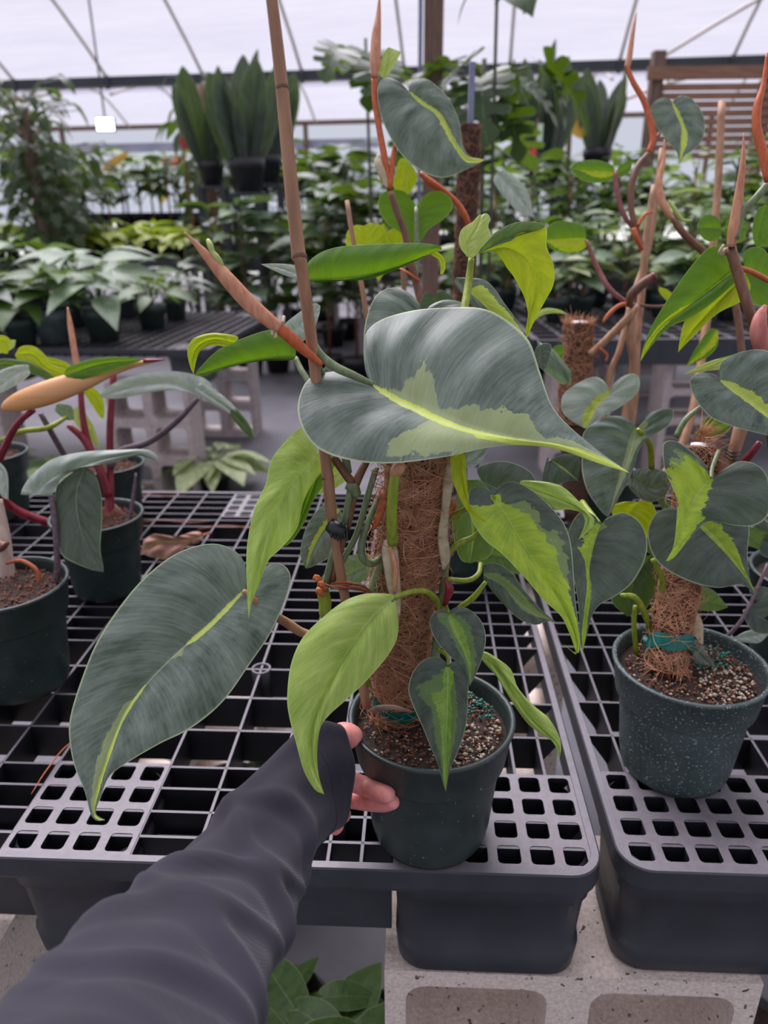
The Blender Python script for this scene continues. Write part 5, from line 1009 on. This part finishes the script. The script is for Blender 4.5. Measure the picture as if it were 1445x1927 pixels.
# dry leaf on the bench
t = thing('dry_leaf', onz(325, 1030, .7215), 'curled pinkish-brown dead leaf lying on the front bench beside the pots', 'leaf')
leaf(t, [(385, 1008), (350, 1020), (300, 1022), (265, 1040)], [(370, 1000), (330, 1010), (290, 1006), (272, 1018)], [(372, 1022), (345, 1030), (330, 1052), (290, 1050)], leafmat('dry_leaf_skin', srgb(150, 104, 92), srgb(196, 150, 134), YEL, YEL, .15, .7), depth(onz(325, 1030, .735)), (0, -.02), bulge=.3, ripple=.12, nr=5, name='blade')
tube(t, 'leaf_stalk', [(380, 1008, depth(onz(380, 1008, .73)), 3), (396, 1003, depth(onz(396, 1003, .727)), 2)], ROOT, 5, 6)
for i, (x, y) in enumerate(((420, 995), (300, 985), (98, 1440), (262, 935))):
    t = thing('root_strand', onz(x, y, .7215), ['thin rusty root strand lying by the octagonal grid at the back', 'thin rusty strand beside the dead leaf', 'thin curved rusty strand over the left foot grid', 'bark crumbs strand behind the second pot'][i], 'debris')
    p = onz(x, y, .7225); W = [p+np.array([dx, dy, dz]) for dx, dy, dz in (((-.05, 0, 0), (0, .012, .002), (.06, .0, .001), (.1, .012, 0)) if i != 2 else ((.035, .05, .0), (.01, .03, .006), (.0, -.01, .004), (-.004, -.045, 0)))]
    wtube(t, 'strand', W, [.0006, .0009, .0009, .0005], ROOT, 6, 16)

# ------------------------------------------------------------------ plants in the distance, built from a few leaf shapes
def lib(name, kind, mat, Ln=1.0, wd=.5, droop=.3, fold=.1):
    """unit leaf: base at the origin, along +x, drooping; upper side up"""
    s = np.linspace(0, 1, 13)[1:-1]
    if kind == 'heart':
        E = [(-.04, .12), (-.14, .34), (-.06, .66), (.12, .92), (.32, 1.0), (.55, .82), (.75, .48), (.9, .18)]
    elif kind == 'lance': E = [(.05, .2), (.15, .6), (.3, .95), (.5, 1.0), (.7, .72), (.85, .38)]
    elif kind == 'blade': E = [(.02, .55), (.15, .75), (.35, .95), (.6, 1.0), (.8, .8), (.93, .4)]
    elif kind == 'monstera':
        E = []
        for q, (a, b_) in enumerate([(-.08, .3), (-.14, .75), (.0, 1.0), (.04, .45), (.10, .42), (.14, 1.05), (.26, 1.1), (.24, .4), (.32, .38), (.38, 1.05), (.5, 1.0), (.44, .35), (.52, .33), (.62, .9), (.72, .75), (.64, .25), (.74, .2), (.88, .45)]): E.append((a, b_))
    dz = lambda x: -droop*x*x*Ln
    f3 = lambda a, b_, sg: (a*Ln, sg*b_*wd*Ln/2, dz(a)+fold*b_*wd*Ln/2)
    M = [(x*Ln, 0, dz(x)) for x in (0, .25, .5, .75, 1)]
    n = 40 if kind == 'monstera' else 14
    V, Fc, UV, VF, PF = leafmesh(M, [f3(a, b_, 1) for a, b_ in E], [f3(a, b_, -1) for a, b_ in E], ns=n, nc=3, bulge=0, fold=0, sL=[(0, .04), (1, .04)] if mat in (FARW,) else None)
    if mat is FARW: VF = [v+.25*math.sin(9*i) for i, v in enumerate(VF)]
    return leafobj(name, (V, Fc, UV, VF, PF), mat, None, rel=False)
def lobj(name, me_or_none): pass
LIB = {}
def L_(kind, mat, wd=.5, droop=.3, fold=.1):
    k = (kind, mat.name, wd, droop)
    if k not in LIB: LIB[k] = lib('leaf', kind, mat, 1.0, wd, droop, fold)
    return LIB[k]
PM = {}
def potmesh(r, h, mat):
    k = (r, h, mat.name)
    if k not in PM:
        rb = r*.74; prof = [(0, .003), (rb, .003), (r*.93, h*.68), (r*.99, h*.7), (r, h), (r*.95, h), (r*.93, h*.86), (0, h*.86)]
        V, Fc = lathe(prof, 20); me = bpy.data.meshes.new('pot'); me.from_pydata(V, [], Fc); me.polygons.foreach_set('use_smooth', [True]*len(Fc))
        me.materials.append(mat); me.materials.append(SOIL); n = len(Fc)
        for q in range(n-20, n): me.polygons[q].material_index = 1
        PM[k] = me
    return PM[k]
def farplant(label, x, y, z, kind, mat, n, size, group=None, r=.08, h=.14, pmat=None, wd=.55, droop=.35, stem=.5, spread=1.0, seed=0, upright=.5, name='potted_plant', stemmat=None, petl=.6, trunk=0, tmat=None):
    rng = np.random.RandomState(seed+1); t = thing(name, (x, y, z), label, 'plant', group)
    if r: o = link('pot', potmesh(r, h, pmat or POT), t)
    me = L_(kind, mat, wd, droop); m = MB(); hb = h*.86 if r else 0
    if trunk:
        V, Fc = tubegeo([(0, 0, hb-.01), (.01, 0, hb+trunk*.5), (0, .01, hb+trunk)], [.012, .011, .009], 7); mk('trunk', V, Fc, tmat or COIR, t, rel=False)
    for i in range(n):
        a = i*2.39996+rng.rand()*.6; sz = size*(.65+.6*rng.rand()); el = math.radians(15+60*upright*rng.rand()+20*upright)
        hz = hb+trunk*(.25+.75*rng.rand()) if trunk else hb
        pl = size*petl*(.5+.9*rng.rand()); d = np.array([math.cos(a)*math.cos(el)*spread, math.sin(a)*math.cos(el)*spread, math.sin(el)])
        base = np.array([0, 0, hz]); tip = base+d*pl+np.array([0, 0, stem*pl*.3])
        if petl > .02:
            V, Fc = tubegeo([base, base+(tip-base)*.5+np.array([0, 0, pl*.12]), tip], [.005, .004, .0025], 5); m.add(V, Fc)
        o = link('leaf', me, t); o.location = tuple(tip); o.scale = (sz, sz*(.85+.3*rng.rand()), sz)
        o.rotation_euler = (rng.randn()*.3, -el*.45+.25 if kind != 'blade' else -el, a+rng.randn()*.2)
    if m.n: mk('stems', m.v, m.f, stemmat or OLIVE, t, rel=False)
    return t
def pxy(px, py, z): c = onz(px, py, z); return c[0], c[1]
# left back bench: named by their place in the row
for i, (px, py, r, h, kind, mat, n, sz, up, lab) in enumerate([
        (105, 645, .092, .16, 'heart', FARS, 9, .22, .5, 'leafy sage-green plant in a grey-green pot at the near bench edge'),
        (198, 640, .092, .16, 'lance', FARS, 12, .26, .5, 'arching pale-ribbed plant in the middle of the rear left bench'),
        (45, 648, .08, .13, 'heart', FARG, 9, .20, .4, 'bright green plant low at the left of the rear bench'),
        (-20, 650, .085, .14, 'heart', FARD, 12, .24, .5, 'dark bushy plant at the left edge of the rear bench'),
        (288, 618, .08, .13, 'lance', FARG, 10, .17, .5, 'short lime and green plant right of the arching one'),
        (332, 600, .07, .12, 'heart', FARD, 6, .20, .6, 'dark plant with a tall drooping leaf at the bench end'),
        (150, 612, .085, .15, 'heart', FARS, 12, .24, .6, 'grey-green bushy plant behind the arching one'),
        (70, 600, .09, .15, 'lance', FARS, 16, .30, .7, 'tall sage bush at the back of the rear left bench'),
        (10, 600, .09, .15, 'lance', FARD, 16, .30, .7, 'tall dark bush at the back left corner of the rear bench'),
        (240, 595, .08, .14, 'heart', FARG, 10, .18, .6, 'small green plant at the back of the rear bench')]):
    x, y = pxy(px, py, .72); farplant(lab, x, y, .7205, kind, (mat, FARG)[i in (0, 4)], n+4, sz, 'pots on the rear left bench', r, h, POT if i else POTD, seed=i*3, upright=up+.35, droop=.5, petl=.68, wd=.5 if kind == 'heart' else .38)
# lime row and pots on the long bench
ORD = 'first second third fourth fifth sixth seventh eighth ninth tenth eleventh twelfth thirteenth'.split()
def row(cnt, x0, x1, y, z, lab, group, seed, **kw):
    for i in range(cnt):
        x = x0+(x1-x0)*(i+.5)/cnt; farplant(ORD[i]+' '+lab, x+RN.rand()*.04, y+RN.rand()*.06, z, seed=seed+i, group=group, **kw)
row(13, -4.1, -1.95, 8.15, .865, 'lime seedling from the left, front row of the far left bench', 'lime seedlings, front row', 100, kind='lance', mat=FARY, n=16, size=.27, r=.075, h=.13, pmat=POT, wd=.45, upright=.7, petl=.5)
row(12, -4.1, -1.9, 8.5, .865, 'lime seedling from the left, second row of the far left bench', 'lime seedlings, second row', 130, kind='lance', mat=FARY, n=12, size=.27, r=.075, h=.13, pmat=POT, wd=.45, upright=.8, petl=.5)
row(7, -1.8, -.5, 8.2, .865, 'dull green seedling from the left, right half of the far left bench', 'dull seedlings on the lime bench', 160, kind='heart', mat=FARG, n=9, size=.16, r=.075, h=.13, pmat=POT, wd=.6, upright=.6)
row(7, -1.8, -.4, 8.6, .865, 'dark seedling from the left, behind the dull ones, far left bench', 'dark seedlings on the lime bench', 170, kind='heart', mat=FARD, n=10, size=.2, r=.075, h=.13, pmat=POTK, wd=.6, upright=.7)
row(6, -4.2, -2.8, 9.6, 1.125, 'bushy black-potted plant from the left end of the raised shelf', 'left shelf plants', 180, kind='lance', mat=FARG, n=20, size=.38, r=.13, h=.18, pmat=POTK, wd=.35, upright=.8, petl=.7, trunk=.35, tmat=BROWN)
row(6, -2.8, -1.4, 9.6, 1.125, 'sage bushy black-potted plant from the left, middle of the raised shelf', 'middle shelf plants', 190, kind='lance', mat=FARS, n=22, size=.36, r=.13, h=.18, pmat=POTK, wd=.35, upright=.8, petl=.7, trunk=.4, tmat=BROWN)
row(6, -1.5, -.3, 9.7, 1.125, 'dark black-potted plant from the left, right part of the raised shelf', 'right shelf plants', 200, kind='heart', mat=FARD, n=24, size=.3, r=.13, h=.18, pmat=POTK, wd=.6, upright=.8, petl=.9, trunk=.35, tmat=BROWN)
for (px, py, kk) in ((228, 300, 0), (320, 304, 1), (292, 296, 2)):                       # coloured young leaves in the shelf plants
    p = P(px, py, 8.8); t = farplant(['tall stem with a yellow-tan young leaf above the shelf', 'tall stem with a bright orange young leaf above the shelf', 'tall stem with a cream-pink young leaf above the shelf'][kk], p[0], p[1], 1.125, 'lance', (FARW, FARO, FARW)[kk], 3, .42, 'coloured shelf plants', .1, .16, POTK, wd=.32, seed=300+kk, upright=.3, petl=.3, trunk=max(.2, p[2]-1.35), tmat=BROWN)
for lab, mt, m_, l_, r_, d_ in (('tan-yellow young leaf on a tall stem above the shelf plants', FARO, [(192, 322), (215, 305), (244, 284)], [(200, 306), (225, 290)], [(212, 318), (235, 300)], 8.3),
        ('bright orange young leaf above the shelf plants', plain('vivid_orange_leaf', srgb(206, 96, 30), .4, srgb(224, 130, 60), 8, trans=.4), [(306, 304), (325, 303), (345, 300)], [(312, 296), (335, 295)], [(312, 311), (335, 309)], 8.4),
        ('cream-pink young leaf above the shelf plants', FARW, [(272, 292), (295, 306), (318, 325)], [(285, 290), (308, 302)], [(278, 302), (300, 318)], 8.5),
        ('red young leaf left of the snake plants', plain('vivid_red_leaf', srgb(150, 30, 40), .4, srgb(180, 50, 56), 8, trans=.35), [(342, 254), (352, 268), (352, 284)], [(338, 262), (342, 275)], [(352, 258), (360, 270)], 7.4),
        ('yellow young leaf under the left snake plant', plain('vivid_yellow_leaf', srgb(196, 160, 40), .4, srgb(214, 184, 70), 8, trans=.35), [(392, 265), (396, 280), (402, 294)], [(386, 272), (390, 288)], [(402, 272), (408, 285)], 7.2),
        ('yellow ruffled leaf right of the tall snake plant', plain('mustard_leaf', srgb(186, 140, 40), .5, srgb(210, 176, 70), 8, trans=.35), [(1076, 215), (1084, 240), (1092, 262)], [(1068, 222), (1072, 248)], [(1090, 225), (1100, 250)], 6.6)):
    p = P(*m_[0], d_); t = thing('stemmed_leaf', (p[0], p[1], 0), lab, 'plant', None)
    leaf(t, m_, l_, r_, mt, d_, name='blade', ns=14, nc=5); wtube(t, 'stem', [(p[0], p[1], p[2]), (p[0]+.02, p[1]+.02, p[2]*.6), (p[0], p[1]+.03, .9 if False else 0)], [.009, .012, .014], BROWN, 6, 10)
# snake plants in black pots raised on the shelf and on a plinth
def snake(label, px, py, d, r, h, n, Lh, seed, mat=SNAKE):
    p = P(px, py, d); z = p[2]; rng = np.random.RandomState(seed); t = thing('snake_plant', (p[0], p[1], z), label, 'plant', 'snake plants')
    link('pot', potmesh(r, h, POTK), t); me = L_('blade', mat, .26, .03, .3)
    for i in range(n):
        o = link('leaf', me, t); a = rng.rand()*6.28; rad = r*.7*rng.rand(); s_ = Lh*(.6+.45*rng.rand())
        o.location = (rad*math.cos(a), rad*math.sin(a), h*.8); o.scale = (s_, s_*1.15, s_); o.rotation_euler = (rng.rand()*6.28, -math.radians(90-(8+14*rng.rand())), a)
    m = MB(); m.box(-.14, .14, -.14, .14, -z, -.002); m2 = m
    pl = thing('plinth', (p[0], p[1], 0), 'dark plinth carrying the '+label.split(' in ')[0], 'plinth'); mm = MB(); mm.box(-.13, .13, -.13, .13, z-.03, z-.002); mm.out('plinth_top', BENCHF, pl)
    for sx_ in (-.11, .11):
        for sy_ in (-.11, .11): mm = MB(); mm.box(sx_-.02, sx_+.02, sy_-.02, sy_+.02, 0, z-.03); mm.out('leg', BENCHF, pl)
snake('broad dark snake plant in a black pot left of the bamboo stake', 468, 362, 6.2, .15, .26, 12, .85, 5)
snake('second snake plant in a black pot behind the bamboo stake', 505, 345, 7.0, .14, .24, 9, .8, 6)
snake('tall snake plant with a yellowed leaf in a black pot at centre right', 1022, 345, 6.3, .15, .24, 10, .85, 7)
snake('snake plant in a black pot left of the slatted screen', 1120, 330, 6.8, .13, .22, 9, .68, 8)
snake('dark snake plant rising behind the lime seedlings', 400, 350, 7.2, .13, .22, 8, .8, 9)
# monsteras climbing the timber post
def climber(name, label, x, y, z0, z1, kind, mat, n, size, seed, wd=.8, rr=.12, stemr=.03, group=None, droop=.4, smat=None):
    rng = np.random.RandomState(seed); t = thing(name, (x, y, 0), label, 'plant', group); me = L_(kind, mat, wd, droop)
    V, Fc = tubegeo([(0, -.02, 0), (.02, -.03, z1*.5), (0, -.02, z1)], [stemr]*3, 8); mk('stem', V, Fc, smat or BROWN, t, rel=False); m = MB()
    for i in range(n):
        a = rng.rand()*6.28; z = z0+(z1-z0)*rng.rand(); s_ = size*(.7+.6*rng.rand()); pl = rr*(.5+1.2*rng.rand())
        tip = np.array([pl*math.cos(a), pl*math.sin(a)*.8-.03, z+.3*pl]); V, Fc = tubegeo([(0, -.02, z-.15*pl), tip*.5+np.array([0, 0, z*.5+.1*pl]), tip], [.007, .006, .004], 5); m.add(V, Fc)
        o = link('leaf', me, t); o.location = tuple(tip); o.scale = (s_, s_, s_); o.rotation_euler = (rng.randn()*.35, .15+.7*rng.rand(), a+rng.randn()*.3)
    mk('stems', m.v, m.f, OLIVE, t, rel=False); return t
MONSTEM = plain('dark_climber_stem', srgb(50, 56, 40), .6)
climber('monstera', 'large dark monstera climbing the timber post at the top centre', POSTX+.24, POSTY-.12, 1.60, 1.98, 'monstera', MONS, 17, .29, 3, rr=.20, stemr=.012, smat=MONSTEM)
climber('monstera', 'monstera reaching over the top edge beside the timber post', POSTX+.24, POSTY-.45, 2.12, 2.42, 'heart', MONS, 6, .2, 44, rr=.15, stemr=.008, smat=MONSTEM)
climber('monstera', 'monstera with lobed leaves left of the timber post, against the film', POSTX-.34, POSTY+.15, 1.85, 2.12, 'monstera', MONS, 5, .26, 13, rr=.13, stemr=.008, smat=MONSTEM)
climber('climbing_vine', 'dark ivy-like vine swallowing a post at the left edge', float(P(60, 300, 7)[0]), float(P(60, 300, 7)[1]), .95, 2.3, 'heart', FARD, 300, .13, 23, wd=.6, rr=.30, stemr=.06, smat=WOOD)
climber('climbing_vine', 'second dark vine mass beside the left post', float(P(110, 300, 7.6)[0]), float(P(110, 300, 7.6)[1]), .95, 1.85, 'heart', FARD, 260, .13, 24, wd=.6, rr=.32, stemr=.04)
climber('climbing_vine', 'dark vine column behind the snake plants', float(P(385, 250, 8)[0]), float(P(385, 250, 8)[1]), .8, 2.55, 'lance', FARD, 90, .22, 25, wd=.4, rr=.22, stemr=.04)
# shrubs behind centre and right
def spot(px, d): p = P(px, 400, d); return float(p[0]), float(p[1])
k = 0
names = ['left of the snake plants', 'behind the upper stake', 'under the far monstera', 'behind the upper leaf', 'right of the timber post', 'before the slatted screen']
cent = [(600, 8.2, FARD, 'heart', .55), (650, 7.6, FARD, 'heart', .6), (700, 8.0, FARG, 'lance', .5), (560, 7.6, FARD, 'lance', .5), (620, 7.2, FARS, 'heart', .3), (740, 7.4, FARD, 'heart', .45), (835, 7.0, FARD, 'heart', .5), (900, 7.2, FARS, 'lance', .5), (960, 7.0, FARD, 'heart', .6), (1010, 7.2, FARG, 'lance', .5),
        (540, 8.4, FARD, 'heart', .6), (450, 8.9, FARD, 'heart', .6), (790, 7.5, FARD, 'lance', .55), (870, 7.4, FARD, 'heart', .65), (1060, 7.1, FARD, 'lance', .6), (1110, 7.3, FARG, 'heart', .5)]
wh = ['bushy plant far behind, just %s']
desc = ['dark broad-leaved shrub', 'dark rounded shrub', 'mid green narrow-leaved shrub', 'dark narrow-leaved shrub', 'sage low shrub', 'dark shrub', 'dark heart-leaved shrub', 'sage narrow-leaved shrub', 'tall dark heart-leaved shrub', 'green narrow-leaved shrub', 'tall dark shrub', 'deep green shrub', 'dark feathery shrub', 'large dark shrub', 'tall dark narrow-leaved shrub', 'mid green heart-leaved shrub']
wher = ['left of the upper leaf, far back', 'between the bamboo stake and the upper leaf', 'under the top silvery leaf, far back', 'right behind the bamboo stake', 'low behind the bamboo stake', 'straight behind the orange stem', 'right of the timber post', 'behind the chartreuse bud leaf', 'behind the folded yellow leaf', 'left of the leggy vine', 'behind the rolled new leaf', 'far back between the snake plants', 'directly behind the timber post', 'behind the coir pole at centre', 'far back by the tall snake plant', 'far back behind the round silver leaf']
for i, (px, d, mt, kd, tr) in enumerate(cent):
    x, y = spot(px, d); zb = .865 if (y < 7.75 and -.2 < x < 2.6) else 0.0
    farplant(desc[i]+' '+wher[i], x, y, zb, kd, mt, 46, .27, None, .13, .22, POTK, wd=.6 if kd == 'heart' else .35, seed=400+i, upright=.9, petl=.6, trunk=tr+(0 if zb else .95), tmat=BROWN, spread=1.3)
for i, (px, d, mt, kd, tr, n) in enumerate([(900, 4.6, FARW, 'lance', .1, 22), (960, 4.4, FARW, 'heart', .1, 20), (1020, 4.5, FARS, 'heart', .15, 22), (1085, 4.3, FARG, 'heart', .25, 22), (1140, 4.5, FARW, 'lance', .2, 24), (1190, 4.2, FARS, 'lance', .25, 24), (1250, 4.4, FARW, 'heart', .3, 26), (1310, 4.3, FARG, 'lance', .3, 26),
        (1370, 4.5, FARS, 'heart', .3, 26), (1430, 4.3, FARW, 'lance', .25, 26), (930, 5.2, FARG, 'heart', .4, 24), (1000, 5.2, FARS, 'lance', .4, 26), (1070, 5.2, FARD, 'heart', .45, 24), (1160, 5.2, FARG, 'heart', .5, 26), (1230, 5.2, FARS, 'lance', .5, 26), (1300, 5.3, FARW, 'heart', .5, 28), (1380, 5.3, FARG, 'heart', .5, 28), (1440, 5.2, FARS, 'heart', .5, 28),
        (1060, 3.9, FARW, 'lance', .0, 20), (1110, 4.0, FARS, 'heart', .05, 18), (1330, 3.9, FARS, 'heart', .05, 18), (1400, 3.9, FARW, 'lance', .05, 20), (880, 4.1, FARS, 'heart', .0, 16), (1270, 4.0, FARW, 'heart', .02, 18)]):
    x, y = spot(px, d); zb = .725
    cname = {'cream_variegated_leaf': 'cream-variegated', 'sage_leaf': 'sage', 'mid_green_leaf': 'mid green', 'deep_green_leaf': 'deep green'}[mt.name]
    farplant(f'{cname} {"round" if kd == "heart" else "narrow"}-leaved potted plant, rear right bench, '+('front row' if d < 4.2 else 'middle row' if d < 5 else 'back row')+f', {["left", "centre-left", "centre", "centre-right", "right"][min(4, int((px-880)/115))]} part', x, y, zb, kd, mt, n+8, .16, 'rear right bench plants', .07, .13, POT, wd=.6 if kd == 'heart' else .35, seed=500+i, upright=.8, petl=.8, trunk=tr+(.22 if d > 5 else .06), tmat=BAMB)
simple_bench('dark low bench under the tall rear right plants', .55, 4.6, 4.3, 5.35, .72, 'far benches')
p = P(1002, 280, 5.6); t = thing('plant_tag', (p[0], p[1], 0), 'red and pale green tags on a cane among the far leaves', 'tag')
ZT = p[2]; m = MB(); m.box(-.03, .03, -.002, .002, ZT-.05, ZT+.05); m.out('red_tag', plain('tag_red', srgb(214, 70, 70), .5), t); m = MB(); m.box(.03, .07, -.003, .003, ZT+.03, ZT+.17); m.out('pale_tag', plain('tag_pale', srgb(200, 220, 200), .5), t)
m = MB(); m.box(.02, .03, .003, .01, 0, ZT+.2); m.out('cane', BAMB, t)
p = P(878, 330, 1.62)
t = thing('coir_pole', (p[0], p[1], 0), 'tall bare coir pole standing in a pot behind the upper leaf', 'pole')
link('pot', potmesh(.09, .2, POT), t); wtube(t, 'pole_foot', [(0, 0, .17), (0, 0, 1.0)], [.024, .024], COIR, 14, 8, rel=False)
moss_pole(t, np.array([p[0], p[1], .98]), P(885, 236, 1.62), .024, 900, seed=33)
m = MB(); m.box(-.006, .006, -.006, .006, 0, .12); m.xf(lambda q: q+P(885, 236, 1.62)-wloc(t)); m.out('cane_top', plain('grey_conduit', srgb(120, 124, 150), .4), t)
for i, (px, py, d, zz) in enumerate(((365, 360, 7.5, .865), (1035, 200, 6.0, .9))):
    p = P(px, py, d)
for i, (px, d, mt, kd, tr, n, lb_) in enumerate([(395, 6.0, FARD, 'heart', .25, 34, 'dark round shrub before the snake plants, left'), (450, 5.9, FARS, 'heart', .35, 36, 'sage shrub right before the snake plants'), (505, 6.0, FARD, 'lance', .3, 36, 'dark narrow-leaved shrub before the bamboo stake'), (560, 6.1, FARG, 'heart', .15, 36, 'mid green shrub right of the bamboo stake'),
        (610, 5.7, FARD, 'heart', .4, 46, 'dark shrub filling the gap right of the stake'), (665, 5.6, FARD, 'heart', .45, 46, 'dark shrub under the rolled sheath'), (720, 5.8, FARD, 'lance', .5, 46, 'dark narrow shrub behind the orange stem'), (850, 5.6, FARD, 'heart', .5, 46, 'dark shrub right of the timber post foot'), (910, 5.7, FARS, 'heart', .45, 46, 'sage shrub over the pale young leaf'), (965, 5.8, FARD, 'lance', .5, 46, 'dark shrub over the folded yellow leaf'), (340, 6.2, FARD, 'lance', .1, 30, 'low dark shrub left of the snake plants')]):
    x, y = spot(px, d); farplant(lb_, x, y, 0, kd, mt, n, .26, None, .12, .2, POTK, wd=.6 if kd == 'heart' else .35, seed=700+i, upright=.85, petl=.6, trunk=.75+tr, tmat=BROWN, spread=1.2)
for i, (px, d, mt, kd, lb_) in enumerate([(1035, 5.9, FARD, 'heart', 'dark bush at the back, left of the small coir poles'), (1090, 6.0, FARG, 'lance', 'green narrow bush at the back behind the leggy stems'), (1150, 5.9, FARD, 'heart', 'dark bush at the back behind the curving brown stem'), (1215, 6.1, FARS, 'heart', 'sage bush at the foot of the slatted screen, left'),
        (1280, 6.0, FARD, 'lance', 'dark narrow bush at the foot of the slatted screen'), (1345, 6.1, FARG, 'heart', 'green bush under the slatted screen, centre'), (1410, 6.0, FARW, 'lance', 'cream bush under the slatted screen, right'), (1470, 6.1, FARD, 'heart', 'dark bush at the right edge under the slatted screen')]):
    x, y = spot(px, d); zb = .865 if x > 1.6 else 0.0
    farplant(lb_, x, min(y, 6.2) if zb else y, zb, kd, mt, 50, .22, None, .12, .2, POTK, wd=.6 if kd == 'heart' else .35, seed=760+i, upright=.75, petl=.7, trunk=(.30 if zb else 1.0), tmat=BROWN, spread=1.4)
# plants on the floor, seen under and through the front bench
for i, (px, py, d, kd, mt, n, sz, lab) in enumerate([(600, 1905, 1.06, 'heart', FARG, 7, .15, 'broad green-leaved plant on the floor under the front bench, by the blocks'), (700, 1900, 1.10, 'heart', FARG, 7, .14, 'green plant on the floor against the block stack'), (520, 1890, 1.16, 'heart', FARG, 6, .13, 'green plant on the floor by the sleeve'),
        (1425, 1900, 1.1, 'heart', FARD, 3, .07, 'black pot of gritty soil on the floor right of the blocks'), (420, 1385, 1.45, 'heart', FARY, 9, .1, 'lime plant seen through the grid at left'), (520, 1375, 1.5, 'heart', FARG, 9, .12, 'green plant seen through the grid at centre'), (1270, 1440, 1.4, 'heart', FARS, 7, .1, 'sage plant seen through the right bench grid'), (350, 880, 2.5, 'lance', FARW, 22, .22, 'cream-variegated clump on the floor by the pale blocks')]):
    p = P(px, py, d) if i != 7 else P(400, 880, 3.7); zb = 0.0
    farplant(lab, p[0], p[1], zb, kd, mt, n, sz, None, .09, max(.12, min(.3, p[2]-.14)) if i < 7 else .1, POTK, wd=.5, seed=600+i, upright=.5, petl=.5)
for i, (px, d, mt) in enumerate([(60, 3.4, FARW), (110, 3.5, FARG), (160, 3.3, FARW)]):
    p = P(px, 850, d); farplant(['cream plant on the floor below the rear left bench, left', 'green plant on the floor below the rear left bench, middle', 'cream plant on the floor below the rear left bench, right'][i], p[0], p[1], 0, 'lance', mt, 18, .2, None, .09, .15, POTK, wd=.4, seed=640+i, petl=.5)
